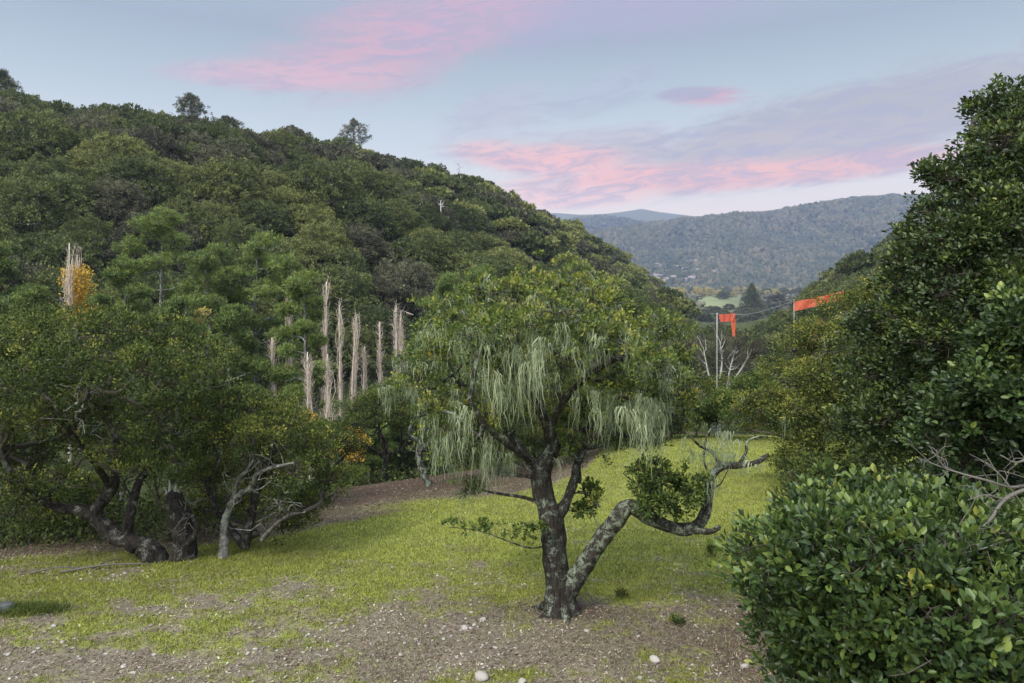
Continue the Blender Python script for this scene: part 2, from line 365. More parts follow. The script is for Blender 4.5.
sk2 = skyline([(100,225),(480,218),(555,213),(580,215),(605,214),(622,212),(642,209),(658,212),(700,217),(760,222),(900,226),(1300,222)], 3900)
def far2(x, y):
    t = x/np.maximum(y, 1); z = np.interp(t, *sk2)
    return -24 + (z+24)*sstep(3200, 3900, y)*(1-.7*sstep(3900, 4200, y)) + fbm(x*.003, y*.003, 0, 41)*30*sstep(3250, 3500, y)*(1-sstep(3650, 3900, y))
hill_sheet('far_mountain_ridge', np.linspace(-2500, 4500, 200), np.linspace(3150, 4200, 70), far2, m_wood)
sk3 = skyline([(400,230),(560,224),(585,220),(605,219),(625,221),(660,228),(700,236),(760,244),(900,250)], 3000)
def far3(x, y):
    t = x/np.maximum(y, 1); z = np.interp(t, *sk3)
    return -24 + (z+24)*sstep(2500, 3000, y)*(1-.7*sstep(3000, 3300, y)) + fbm(x*.004, y*.004, 0, 43)*20*sstep(2550, 2750, y)*(1-sstep(2850, 3000, y))
hill_sheet('middle_ridge', np.linspace(-1200, 2600, 140), np.linspace(2450, 3300, 60), far3, m_wood)

# forests on the far hills: thousands of crowns, one mass
def ico():
    import bmesh
    bm = bmesh.new(); bmesh.ops.create_icosphere(bm, subdivisions=2, radius=1)
    v = np.array([q.co[:] for q in bm.verts]); f = np.array([[w.index for w in p.verts] for p in bm.faces]); bm.free(); return v, f
ICO = ico()
def blob_forest(name, pts, rad, hgt, mat, seed, label):
    rng = np.random.default_rng(seed); v, f = ICO; n = len(pts)
    disp = 1 + .28*rng.normal(0, 1, (n, len(v)))
    V = v[None]*disp[..., None]*np.stack([rad, rad, hgt*.5], -1)[:, None] + (pts + np.stack([0*rad, 0*rad, hgt*.42], -1))[:, None]
    t = (f[None] + (np.arange(n)*len(v))[:, None, None]).reshape(-1, 3)
    mb = MB(); ti = np.repeat(np.clip(rng.normal(.4, .25, n), 0, 1), len(f)); mb.add(V.reshape(-1, 3), None, t, tt=ti)
    return tag(link(name, mb.mesh(name, mat)), label, 'forest', kind='stuff')
rng = np.random.default_rng(5)
x = rng.uniform(100, 2100, 26000); y = 1350 + 900*rng.uniform(0, 1, 26000)**.9
hs = np.exp(-((x/y-.21)/.055)**2 - ((y-1560)/120)**2)     # the hillside houses stand in a thinner wood
keep = (x/y > .04) & (x/y < .64) & (rng.uniform(0, 1, len(x)) > hs*.75); x, y = x[keep], y[keep]
blob_forest('forest', np.stack([x, y, far1(x, y)], -1), rng.uniform(4, 8, len(x)), rng.uniform(9, 18, len(x)), M['farleaf'], 6, 'dense blue green woodland covering the distant hill across the valley')
x = rng.uniform(150, 1700, 3500); y = rng.uniform(2600, 3000, 3500)
blob_forest('forest', np.stack([x, y, far3(x, y)], -1), rng.uniform(8, 14, len(x)), rng.uniform(11, 21, len(x)), M['farleaf'], 7, 'hazy woodland on the low blue ridge left behind the distant hill')

def gable_house(mb_w, mb_r, w, d, h, rh):
    v = np.array([(-w, -d, 0), (w, -d, 0), (w, d, 0), (-w, d, 0), (-w, -d, h), (w, -d, h), (w, d, h), (-w, d, h), (-w, 0, h+rh), (w, 0, h+rh)], float)
    mb_w.add(v, [(0, 1, 5, 4), (1, 2, 6, 5), (2, 3, 7, 6), (3, 0, 4, 7)], [(4, 8, 7), (5, 6, 9)])
    e = .5; a, b, c2, d2 = (-w-e, -d-e, h-.25), (w+e, -d-e, h-.25), (w+e, 0, h+rh+.05), (-w-e, 0, h+rh+.05)
    k = np.array([a, b, c2, d2, (-w-e, d+e, h-.25), (w+e, d+e, h-.25)]); k2 = k + [0, 0, .35]
    mb_r.add(np.vstack([k, k2]), [(6, 7, 8, 9), (9, 8, 11, 10), (0, 1, 7, 6), (5, 4, 10, 11), (1, 2, 8, 7), (2, 5, 11, 8), (4, 3, 9, 10), (3, 0, 6, 9)])
hw, hr = MB(), MB(); gable_house(hw, hr, 6, 4.5, 5, 2.5)
mw, mr = hw.mesh('wall', M['house']), hr.mesh('roof', M['roof'])
hl, hgp = 'small pale house among trees on the distant hillside left of the valley gap', 'pale houses on the distant hillside'
rng = np.random.default_rng(77)
for k in range(46):
    t = rng.normal(.225, .045); yy = 1430+420*rng.uniform(0, 1)**1.4; xx = t*yy
    hobj = thing('house', hl, 'house', (xx, yy, float(far1(np.array([xx]), np.array([yy]))[0])-.5+3), hgp)
    hobj.rotation_euler.z = rng.uniform(-.7, .7); s = rng.uniform(.9, 1.5); hobj.scale = (s, s, s)
    link('wall', mw, hobj); link('roof', mr, hobj)

# ------------------------------------------------------------------ crowns and trees
def shell_points(lobes, n, rng, low=.35, rough=.35, seed=0, inner=.45):
    """points in the outer shell of lumpy lobes; lobes rows: x y z rx ry rz"""
    lobes = np.asarray(lobes, float); w = (lobes[:, 3]*lobes[:, 4]+lobes[:, 3]*lobes[:, 5]+lobes[:, 4]*lobes[:, 5]); w /= w.sum()
    li = rng.choice(len(lobes), int(n*2.2), p=w)
    d = unit(rng.normal(0, 1, (len(li), 3)))
    k = (d[:, 2] > -.15) | (rng.uniform(0, 1, len(li)) < low); li, d = li[k][:n], d[k][:n]
    r = 1 - inner*rng.uniform(0, 1, len(li))**1.7
    r = r * (1 + rough*fbm(d[:, 0]*2.2+li*3.1, d[:, 1]*2.2, d[:, 2]*2.2, seed, 3)*2)
    p = lobes[li, :3] + d*lobes[li, 3:6]*r[:, None]
    return p, unit(d/lobes[li, 3:6]), li
def foliage(mb, lobes, nclump, per, size, L, W, rng, low=.35, seed=0, fold=False, up=.5, rough=.35, inner=.45, tintbias=0.0, flat=.7):
    p, d, li = shell_points(lobes, nclump, rng, low, rough, seed, inner)
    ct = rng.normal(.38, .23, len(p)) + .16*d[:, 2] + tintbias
    n = len(p)
    off = unit(rng.normal(0, 1, (n, per, 3)))*rng.uniform(.15, 1, (n, per, 1))**.7
    off[..., 2] *= flat
    sz = size*rng.uniform(.6, 1.35, (n, 1, 1))
    lp = (p[:, None] + off*sz).reshape(-1, 3)
    ld = (off*.9 + d[:, None]*.5 + np.array([0, 0, up]) + rng.normal(0, .35, (n, per, 3))).reshape(-1, 3)
    nr = (d[:, None]*.6 + np.array([0, 0, .9]) + rng.normal(0, .45, (n, per, 3))).reshape(-1, 3)
    t = np.clip((ct[:, None] + rng.normal(0, .12, (n, per))).ravel(), 0, 1)
    s = rng.uniform(.65, 1.25, len(lp))
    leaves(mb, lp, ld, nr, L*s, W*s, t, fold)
    return p, d, li
def branches(mb, limbs, lobes, rng, r=.05, twigs=10, sag=.12, tw=.006, sides=5, low=.35):
    """a crooked bough from the nearest limb to each lobe, then twigs to its shell"""
    pts = np.vstack(limbs) if limbs else None
    for k, l in enumerate(np.asarray(lobes, float)):
        c = l[:3]; dd = np.linalg.norm((pts-c)*[1, 1, .7], axis=1) + np.where(pts[:, 2] > c[2], 1.0, 0); a = pts[int(np.argmin(dd))]
        L = np.linalg.norm(c-a)
        if L > .05:
            m1 = a+(c-a)*.35+rng.normal(0, sag*L, 3); m2 = a+(c-a)*.7+rng.normal(0, sag*L, 3)
            path = smooth_path([a, m1, m2, c], 4); tube(mb, path, r*(.5+.5*min(1, L)), r*.35, sides, .15, seed=k)
        if twigs:
            d = unit(rng.normal(0, 1, (twigs, 3))); d[:, 2] = np.where(d[:, 2] < -low, -d[:, 2], d[:, 2])
            B = c + d*l[3:6]*rng.uniform(.6, .98, (twigs, 1)); tubes_fast(mb, np.repeat(c[None], twigs, 0), B, r*.3, tw, rng, .12, 4, 4)
            d2 = np.repeat(np.arange(twigs), 3); A2 = c + (B[d2]-c)*rng.uniform(.4, .85, (len(d2), 1))
            tubes_fast(mb, A2, A2 + rng.normal(0, 1, (len(d2), 3))*l[3:6]*.3, tw*1.5, tw*.6, rng, .15, 3, 3)
def lichen_strands(mb, anchors, lengths, rng, n=26, spread=.08, width=.012):
    a = np.repeat(np.asarray(anchors), n, 0); L = np.repeat(lengths, n)*rng.uniform(.12, 1.15, len(anchors)*n); m = len(a)
    a = a + rng.normal(0, 1, (m, 3))*[spread, spread, spread*.35]
    seg = 6; s = np.linspace(0, 1, seg+1)
    sw = np.cumsum(rng.normal(0, .019, (m, seg+1, 2)), 1) + np.repeat(rng.normal(0, .03, (len(anchors), 1, 2)), n, 0)*np.sin(s*rng.uniform(2, 5))[None, :, None]; sw[:, 0] = 0
    gather = (rng.normal(0, spread*.5, (m, 2)))
    c = np.repeat(a[:, None], seg+1, 1); c[..., 2] -= s[None]*L[:, None]
    c[..., :2] += sw*(.5+L[:, None, None]) - gather[:, None]*s[None, :, None]
    th = rng.uniform(0, PI, m); sd = np.stack([np.cos(th), np.sin(th), 0*th], -1)
    w = width*rng.uniform(.4, 1.3, m)[:, None]*(1-.85*s[None])*(.8+.5*np.sin(s*9+rng.uniform(0, 6, (m, 1))))
    V = np.stack([c - sd[:, None]*w[..., None], c + sd[:, None]*w[..., None]], 2).reshape(-1, 3)
    b = (np.arange(m)*(seg+1)*2)[:, None]; i = (np.arange(seg)*2)[None]
    q = np.stack([b+i, b+i+1, b+i+3, b+i+2], -1).reshape(-1, 4)
    ct = np.repeat(np.repeat(rng.normal(.5, .2, len(anchors)), n) + rng.normal(0, .15, m), seg)
    mb.add(V, q, tq=np.clip(ct, 0, 1))

def dome_lobes(cx, cy, z0, w, h, n, rng, flat=.62, depth=1.0):
    out = []
    for k in range(n):
        a = k*2.399 + rng.uniform(-.4, .4); rr = math.sqrt((k+.4)/n)*.68
        x = cx + math.cos(a)*rr*w/2; y = cy + math.sin(a)*rr*w/2*depth; rad = w/2*rng.uniform(.30, .44)*(1.15-.3*rr)
        z = z0 + h*(.98 - .75*rr**2.0) - rad*flat*rng.uniform(.8, 1.3)
        out.append((x, y, z, rad, rad, rad*flat))
    return out
def oak(name, label, base, w, h, seed, leafm, barkm, nl=12, nclump=700, per=18, size=.3, L=.09, W=.05, trunk=.22, lean=(0, 0), low=.35, group=None, fold=False, bottom=.35, lichen=0, cat='tree', crown_name='crown', depth=1.0, flat=.62, twigs=8, parts=True, rough=.35, tintbias=0):
    rng = np.random.default_rng(seed); base = np.asarray(base, float)
    root = thing(name, label, cat, base, group)
    tb, fb = MB(), MB()
    top = base + [lean[0], lean[1], h*.55]
    lobes = dome_lobes(base[0]+lean[0], base[1]+lean[1], base[2]+h*bottom*.6, w, h*(1-bottom*.6), nl, rng, flat, depth)
    tr = smooth_path([base-[0, 0, .4], base+(top-base)*.3+rng.normal(0, .04*h, 3)*[1, 1, .2], base+(top-base)*.65+rng.normal(0, .05*h, 3)*[1, 1, .2], top], 6)
    tube(tb, tr, trunk, trunk*.45, 9, .22, seed=seed, flare=.6)
    limbs = [tr[8:]]
    for k in range(4):
        a = k*1.6+rng.uniform(-.4, .4); e = base+[lean[0]+math.cos(a)*w*.24, lean[1]+math.sin(a)*w*.24*depth, h*rng.uniform(.5, .72)]
        st = tr[rng.integers(6, 13)]; lp = smooth_path([st, st+(e-st)*.4+rng.normal(0, .05*h, 3), e], 6); tube(tb, lp, trunk*.5, trunk*.22, 7, .2, seed=seed+k); limbs.append(lp)
    branches(tb, limbs, lobes, rng, trunk*.28, twigs, tw=.006*max(1, w/5))
    p, d, li = foliage(fb, lobes, nclump, per, size, L, W, rng, low, seed, fold, rough=rough, tintbias=tintbias)
    link('trunk', tb.mesh('trunk', barkm, base, True), root)
    link(crown_name, fb.mesh(crown_name, leafm, base), root)
    if lichen:
        lb = MB(); pick = rng.choice(len(p), lichen); a = lobes_arr = np.asarray(lobes)[li[pick], :3]; an = a + (p[pick]-a)*rng.uniform(.6, 1.02, (lichen, 1)); 
        lichen_strands(lb, an, rng.uniform(.3, .9, lichen)*min(1.2, w/4), rng, 22, .10, .012*max(1, base[1]/10))
        link('lace_lichen', lb.mesh('lace_lichen', M['lichen'], base), root)
    return root
def Pg(px, Y, dz=0):
    x = (px-512)/F*Y; return np.array([x, Y, h1(x, Y)+dz])

# ---------------- the old oak hung with lace lichen
def main_oak():
    rng = np.random.default_rng(11); Y = onground(560, 614)[1]
    base = Pg(560, Y); root = thing('oak_tree', 'forked dark oak with long hanging lichen standing alone in the middle of the grass', 'tree', base)
    def Q(l): return [P(px, py, Y+dy) for px, py, dy in l]
    tb, fb, lb = MB(), MB(), MB()
    trunk = smooth_path([base+[0, 0, -.3]] + Q([(558,590,0),(555,556,0),(552,526,.02),(546,500,.05),(541,476,.1),(545,458,.12)]), 14)
    tube(tb, trunk, .215, .135, 28, .27, seed=1, flare=.75)
    for a_, l_ in ((2.6, .5), (3.7, .45), (5.0, .55), (.4, .4)):
        e_ = base+[math.cos(a_)*l_, math.sin(a_)*l_, 0]; tube(tb, smooth_path([base+[0, 0, .22], base*.5+e_*.5+[0, 0, .05], e_-[0, 0, .06]], 6), .11, .03, 9, .3, seed=int(a_*9))
    limbs = [trunk[24:]]; LB = []
    def limb(l, r0, r1, s=9):
        p = smooth_path([q if not isinstance(q, tuple) else P(q[0], q[1], Y+q[2]) for q in l], 7); m = MB(); tube(m, p, r0, r1, s, .2, seed=len(LB)+5); limbs.append(p); LB.append(m); return m, p
    low, lowp = limb([(563,603,.0),(574,582,-.05),(583,568,-.1),(598,545,-.2),(616,520,-.3),(630,507,-.35),(648,517,-.4),(670,527,-.4),(690,529,-.4),(705,515,-.35),(708,495,-.3),(710,479,-.25),(722,467,-.2),(742,465,-.1),(757,462,0),(768,455,.05)], .155, .03, 18)
    stub = smooth_path(Q([(690,529,-.4),(700,531,-.5),(711,531,-.6),(720,527,-.65)]), 5); tube(low, stub, .06, .032, 8, .25, seed=9)
    for l, r in (([(722,467,-.2),(712,452,-.3),(700,446,-.5),(690,436,-.7)], .035), ([(738,466,-.1),(746,452,.1),(747,442,.2),(757,437,.2),(768,437,.3)], .028), ([(708,490,-.3),(720,484,-.5),(728,470,-.8)], .014), ([(712,478,-.25),(704,462,.1),(706,440,.3),(712,428,.4),(724,427,.5)], .022)):
        tube(low, smooth_path(Q(l), 5), r, r*.4, 6, .2); limbs.append(smooth_path(Q(l), 5))
    limb([(545,462,.12),(552,446,.1),(549,430,0),(541,414,-.1),(533,400,-.2),(522,385,-.3),(515,360,-.3)], .105, .04)
    limb([(547,458,.12),(558,446,.3),(575,436,.5),(588,428,.8),(604,405,1.0),(622,380,1.1)], .085, .035)
    limb([(555,520,.02),(566,502,.2),(574,480,.3),(578,462,.5),(590,440,.6),(612,420,.4)], .095, .04)
    limb([(541,478,.1),(530,462,.1),(520,447,.2),(505,430,.4),(480,405,.6),(460,380,.7)], .08, .03)
    limb([(549,430,0),(560,408,-.3),(572,390,-.6),(590,375,-.9),(612,360,-1.0)], .06, .03)
    limb([(552,446,.1),(545,420,.6),(538,390,1.0),(545,350,1.1),(550,320,.9)], .075, .03)
    limb([(530,462,.1),(515,450,-.5),(490,430,-.9),(470,400,-1.1)], .05, .025)
    spec = [(520,292,0,.62,.34),(560,288,.3,.62,.34),(595,300,-.4,.6,.36),(630,318,.3,.55,.36),(662,336,-.2,.5,.36),(680,362,.2,.36,.36),(484,300,.3,.55,.38),
            (452,322,-.3,.46,.38),(436,356,.3,.40,.42),(500,330,-1.0,.6,.42),(548,322,-1.2,.62,.42),(600,338,-1.3,.6,.42),(645,362,-1.0,.52,.4),
            (540,330,1.3,.7,.45),(600,345,1.4,.7,.45),(480,350,1.2,.6,.45),(645,372,1.1,.5,.4),(560,365,-.2,.6,.42),(505,376,-.6,.5,.4),(455,400,.2,.45,.42),
            (610,385,-.8,.5,.36),(655,395,.1,.42,.34),(628,412,.5,.42,.3),(585,410,.6,.42,.3),(480,425,.4,.46,.38),(448,440,.6,.38,.36),(520,425,.9,.5,.36),
            (470,462,1.0,.36,.3),(560,425,1.3,.4,.3),(430,412,-.4,.30,.28),(500,455,1.1,.42,.34),(535,445,1.3,.42,.34),(575,452,1.6,.40,.28),(615,440,1.2,.40,.28),(655,432,.8,.38,.26),(682,400,.2,.30,.30),(505,410,.0,.5,.38),(560,400,.9,.5,.38),(470,488,1.2,.30,.22),(420,385,.5,.36,.34),(690,380,.5,.26,.24),(450,455,.5,.32,.26),(440,425,.9,.36,.3),(602,432,1.0,.38,.26),(640,440,.6,.34,.22),(678,425,.6,.28,.2),(575,440,.2,.28,.2)]
    def LO(sp): return [(*P(a, b, Y+c), r, r, rz) for a, b, c, r, rz in sp]
    lobes = LO(spec)
    bb = MB(); branches(bb, limbs[6:], lobes, rng, .04, 14, .14, .005, 5)
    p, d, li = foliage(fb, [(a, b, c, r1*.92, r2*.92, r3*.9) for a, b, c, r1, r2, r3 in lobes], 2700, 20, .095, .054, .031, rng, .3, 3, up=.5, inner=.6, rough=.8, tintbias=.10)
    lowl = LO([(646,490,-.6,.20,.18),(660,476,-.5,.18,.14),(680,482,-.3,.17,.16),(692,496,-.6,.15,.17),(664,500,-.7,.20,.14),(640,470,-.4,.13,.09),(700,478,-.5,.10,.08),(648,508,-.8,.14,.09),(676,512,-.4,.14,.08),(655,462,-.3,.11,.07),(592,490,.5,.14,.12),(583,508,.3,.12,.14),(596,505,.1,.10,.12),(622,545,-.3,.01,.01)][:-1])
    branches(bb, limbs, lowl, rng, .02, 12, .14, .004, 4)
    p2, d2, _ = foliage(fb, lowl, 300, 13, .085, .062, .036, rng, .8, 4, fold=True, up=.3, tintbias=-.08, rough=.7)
    tw = smooth_path(Q([(549,545,0),(530,548,-.3),(505,540,-.6),(480,531,-.8),(450,527,-.9)]), 5); tube(bb, tw, .014, .004, 5)
    tl = [(*P(a, b, Y+c), .13, .10, .05) for a, b, c in ((452,525,-.9),(468,527,-.85),(484,524,-.8),(498,526,-.65),(512,532,-.5),(526,530,-.45),(538,526,-.3),(530,541,-.35))]
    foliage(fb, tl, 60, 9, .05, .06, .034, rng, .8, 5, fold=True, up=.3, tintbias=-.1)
    # lichen: mostly under and through the crown, longest on the left and right flanks
    pick = rng.choice(len(p), 230, replace=False); A = np.asarray(lobes)[li[pick], :3]; an = A + (p[pick]-A)*rng.uniform(.7, 1.04, (230, 1)); le = rng.uniform(.12, .7, 230)
    extra = []
    for (cx, cy, sx, sy, k, lo, hi, f) in ((515,352,22,14,26,.4,.9,-1.3),(500,385,22,14,24,.35,.8,-1.0),(630,400,24,14,40,.3,.75,-.9),(486,446,11,12,34,.5,.85,-.3),(445,440,14,14,24,.35,.7,-.3),(650,415,12,14,26,.35,.75,-.9),(560,345,30,14,16,.25,.6,-1.4),(545,305,30,10,18,.2,.5,-1.0),(560,460,14,8,8,.2,.4,.3),(735,455,12,8,10,.15,.4,-.1),(690,440,10,8,10,.2,.4,-.4),(610,330,26,12,20,.2,.55,-1.3),(465,340,18,14,18,.2,.55,-.9),(670,365,14,14,16,.2,.5,-.6),(455,415,18,16,22,.35,.7,-.7),(540,345,5,18,8,.4,.9,-1.5),(605,400,14,16,18,.3,.7,-1.1),(655,405,14,10,16,.3,.7,-.6),(575,395,18,12,12,.25,.6,-.9),(510,445,14,14,12,.3,.6,.0),(712,452,12,10,12,.15,.35,-.35),(745,462,14,3,8,.1,.3,-.1),(725,432,8,3,6,.25,.45,.4),(712,480,5,8,5,.2,.4,-.3)):
        for _ in range(k): extra.append((*P(rng.normal(cx, sx*.6), rng.normal(cy, sy*.6), Y+f+rng.normal(0, .25)), rng.uniform(lo, hi)))
    extra = np.array(extra)[(rng.uniform(0, 1, len(extra)) < .42) | (np.array(extra)[:, 0] > P(695, 0, Y)[0])]; an = np.vstack([an, extra[:, :3]]); le = np.append(le, extra[:, 3])
    lichen_strands(lb, an, le, rng, 14, .036, .0068)
    sp = rng.choice(len(p), 620, replace=False); A = np.asarray(lobes)[li[sp], :3]; lichen_strands(lb, A + (p[sp]-A)*rng.uniform(.6, 1.05, (620, 1)), rng.uniform(.06, .34, 620), rng, 9, .05, .0055)
    link('trunk', tb.mesh('trunk', M['barkmain'], base, True), root)
    for k, m in enumerate(LB):
        o = link('limb', m.mesh('limb', M['bark'] if k == 0 else M['barkmain'], base, True), root)
        if k == 0: o['label'] = 'low limb leaning right out over the grass with pale lichen patches'
    link('branch', bb.mesh('branch', M['bark'], base, True), root)
    link('crown', fb.mesh('crown', M['oak'], base), root); link('lace_lichen', lb.mesh('lace_lichen', M['lichen'], base), root)
main_oak()

# ---------------- oaks along the left edge of the grass
def left_oaks():
    Y = onground(170, 561)[1]; rng = np.random.default_rng(21)
    def LO(sp): return [(*P(a, b, Y+c), r, r*1.1, rz) for a, b, c, r, rz in sp]
    def build(label, bx, stems, spec, nclump, bark, leafm, seed, Yo=0, tb_=0, L=.055):
        base = Pg(bx, Y+Yo); root = thing('oak_tree', label, 'tree', base); limbs = []; parts = []
        for k, (l, r0, r1) in enumerate(stems):
            l = [P(px, py, Y+Yo+dy) for px, py, dy in l]
            if k == 0: l[0] = base - [0, 0, .3]
            p = smooth_path(l, 7); p[1:-1] += np.random.default_rng(seed+k).normal(0, r0*.05, (len(p)-2, 3)); m = MB(); tube(m, p, r0, r1, 16, .24, seed=seed+k, flare=.4 if k == 0 else 0); limbs.append(p); parts.append(m)
            r_ = np.random.default_rng(seed*3+k); q = p[r_.integers(len(p)//3, len(p), 9)]; e = q+r_.normal(0, .28, (9, 3))+[0, -.05, .22]; tubes_fast(m, q, e, r1*.5, .006, r_, .2, 5, 5); e2 = np.repeat(e, 2, 0); tubes_fast(m, e2, e2+r_.normal(0, .2, (18, 3)), .008, .003, r_, .2, 4, 4)
        rg = np.random.default_rng(seed); lobes = LO(spec); bb, fb = MB(), MB()
        branches(bb, limbs, lobes, rg, .05, 12, .14, .006, 5)
        foliage(fb, lobes, nclump, 20, .15, L, L*.6, rg, .3, seed, rough=.62, inner=.55, tintbias=tb_)
        for k, m in enumerate(parts): link('trunk' if k == 0 else 'limb', m.mesh('trunk' if k == 0 else 'limb', bark[min(k, len(bark)-1)], base, True), root)
        link('branch', bb.mesh('branch', M['twig'], base, True), root); link('crown', fb.mesh('crown', leafm, base), root)
        return root
    build('spreading oak with a thick trunk leaning left and forking low beside the grass', 163,
        [([(163,562,0),(150,552,-.05),(136,544,-.1),(118,537,-.1),(103,526,-.1),(95,514,-.1),(102,502,0),(111,488,.1),(118,465,.3),(112,430,.5),(95,400,.6)], .19, .05),
         ([(126,540,-.05),(128,522,0),(133,503,.1),(138,485,.3),(150,460,.5),(160,425,.7),(150,395,.8)], .10, .04),
         ([(96,518,-.1),(80,511,-.2),(62,508,-.3),(40,500,-.5),(15,480,-.6),(0,450,-.6)], .10, .05),
         ([(111,488,.1),(100,470,-.3),(85,450,-.8),(60,420,-1.2)], .07, .04), ([(112,440,.4),(108,425,-.3),(98,410,-.9),(84,402,-1.2),(75,404,-1.3)], .045, .02)],
        [(20,350,0,.9,.5),(65,338,.6,.95,.5),(115,335,-.2,.9,.5),(160,340,.5,.9,.5),(200,366,0,.75,.45),(-20,375,-.4,.9,.55),(35,385,-1.2,.8,.5),(85,372,-1.4,.85,.5),(140,372,-1.5,.8,.5),(60,480,-.9,.42,.3),(20,490,-.6,.5,.4),(140,465,-.9,.4,.26),(180,462,-.5,.42,.3),(110,455,-1.0,.4,.25),(190,385,-1.0,.7,.45),
         (222,402,.8,.6,.4),(10,425,-.8,.7,.45),(60,420,-1.0,.65,.42),(110,410,-.8,.6,.4),(165,415,-.9,.6,.4),(205,420,-.2,.6,.4),(0,460,0,.6,.4),(35,455,.8,.6,.42),(150,440,.7,.5,.35),(90,440,1.2,.5,.35),(190,450,.9,.5,.35),(-30,430,.5,.8,.5),(60,365,1.8,1.0,.55),(140,366,2.0,1.0,.5),(20,400,1.8,1.0,.55)], 3900, [M['barkdark'], M['barkdark'], M['barkdark'], M['barkdark'], M['barkpale']], M['oakdark'], 31)
    build('low oak with pale grey crooked limbs right of the splintered trunk', 224,
        [([(226,547,.3),(224,530,.3),(228,512,.3),(233,501,.2),(243,492,.1),(252,486,0),(256,475,-.1),(268,469,-.2),(280,466,-.3),(294,463,-.3)], .075, .022),
         ([(244,546,.5),(249,524,.5),(254,502,.6),(262,480,.8),(275,450,.9)], .11, .05), ([(233,501,.2),(236,487,.1),(240,477,0),(247,470,0),(254,459,-.1)], .05, .02),
         ([(244,546,.5),(232,530,.6),(215,505,.8),(205,480,1.0)], .08, .04), ([(262,540,.3),(275,525,.2),(290,515,.1),(305,512,0)], .05, .015)],
        [(245,410,.8,.6,.4),(283,432,.6,.55,.35),(318,450,.8,.5,.4),(330,480,.9,.4,.35),(310,505,1.0,.45,.35),(270,470,1.2,.6,.45),(225,440,1.4,.6,.45),(295,470,-.2,.3,.25),(255,440,-.3,.5,.3),(290,525,1.0,.4,.25),(215,475,1.5,.55,.4),(318,436,1.8,.4,.3),(240,500,1.8,.6,.4),(200,510,2.2,.6,.4)], 1500, [M['barkgrey'], M['barkdark'], M['barkgrey'], M['barkdark'], M['barkgrey']], M['oakdark'], 37, tb_=.05)
    # splintered trunk
    base = Pg(183, Y+.1); root = thing('broken_trunk', 'thick dark broken oak trunk with a splintered top beside the leaning oak', 'tree trunk', base)
    m = MB(); pth = smooth_path([base-[0, 0, .3]] + [P(a, b, Y+c) for a, b, c in ((185,541,.1),(181,520,.05),(175,505,0),(172,494,0))], 8); tube(m, pth, .235, .14, 14, .28, seed=3, flare=.3)
    link('trunk', m.mesh('trunk', M['barkdark'], base, True), root)
    for a, b, c, d in ((170,496,169,480),(174,496,176,484),(178,497,178,489),(168,500,165,488)):
        m = MB(); tube(m, smooth_path([P(a, b+6, Y), P((a+c)/2+.5, (b+d)/2, Y), P(c, d, Y)], 3), .05, .008, 5, .3); link('splinter', m.mesh('splinter', M['barkpale'], base), root)
    m = MB(); tube(m, smooth_path([P(187,545,Y), P(194,535,Y-.1), P(197,528,Y-.1), P(192,515,Y-.1)], 4), .07, .03, 8, .25); link('limb', m.mesh('limb', M['barkdark'], base, True), root)
    m = MB()
    for k in range(14):
        a = P(185+rng.normal(0, 6), 512+rng.normal(0, 12), Y-.1); tubes_fast(m, a[None], a[None]+rng.normal(0, .25, (1, 3))+[0, 0, .2], .008, .003, rng, .2, 4, 4)
    link('twig', m.mesh('twig', M['twigpale'], base), root)
left_oaks()
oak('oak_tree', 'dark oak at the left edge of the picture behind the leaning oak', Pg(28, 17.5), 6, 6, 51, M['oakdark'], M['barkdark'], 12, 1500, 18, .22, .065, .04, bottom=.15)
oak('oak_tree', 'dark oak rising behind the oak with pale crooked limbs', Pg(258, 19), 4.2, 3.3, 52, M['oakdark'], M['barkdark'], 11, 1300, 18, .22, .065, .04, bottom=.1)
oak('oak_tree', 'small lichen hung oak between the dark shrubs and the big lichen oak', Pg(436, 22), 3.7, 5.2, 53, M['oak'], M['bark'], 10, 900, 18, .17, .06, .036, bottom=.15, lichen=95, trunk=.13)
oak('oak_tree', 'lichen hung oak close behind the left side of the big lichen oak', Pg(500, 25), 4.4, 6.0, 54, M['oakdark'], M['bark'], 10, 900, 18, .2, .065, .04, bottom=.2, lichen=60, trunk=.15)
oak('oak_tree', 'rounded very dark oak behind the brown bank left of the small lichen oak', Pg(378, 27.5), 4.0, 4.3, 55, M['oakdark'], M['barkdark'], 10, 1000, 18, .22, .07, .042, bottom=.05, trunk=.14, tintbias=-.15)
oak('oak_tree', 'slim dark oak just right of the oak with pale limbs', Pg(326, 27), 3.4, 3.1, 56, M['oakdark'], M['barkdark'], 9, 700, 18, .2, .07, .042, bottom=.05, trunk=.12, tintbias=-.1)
# undergrowth shrubs
for (px, Y, w, h, sd, mt, lb_) in ((80, 15.5, 2.2, 1.5, 61, 'shrub', 'bright yellow green shrub seen under the forked limbs of the leaning oak'), (28, 15.0, 2.4, 1.4, 62, 'oakdark', 'dark green shrub at the far left edge of the grass'),
        (155, 16.5, 2.4, 2.2, 63, 'shrub', 'tall yellow green shrub behind the leaning and the splintered trunk'), (118, 18, 2.6, 3.2, 64, 'shrub', 'tall yellow green bush filling the gap between the leaning oak and its left limb'),
        (298, 25, 2.2, 1.7, 65, 'shrub', 'low green shrub at the foot of the brown bank'), (205, 17.5, 2.0, 1.6, 66, 'oakdark', 'dark shrub between the splintered trunk and the pale limbed oak'),
        (5, 17.0, 2.6, 2.8, 67, 'oakdark', 'tall dark shrub behind the leftmost shrub'), (352, 26.5, 1.7, 1.0, 68, 'shrub', 'small olive shrub below the slim dark oak')):
    oak('shrub', lb_, Pg(px, Y), w, h, sd, M[mt], M['twig'], 7, 420, 16, .16, .06, .035, trunk=.04, bottom=.0, cat='shrub', crown_name='foliage', twigs=6)
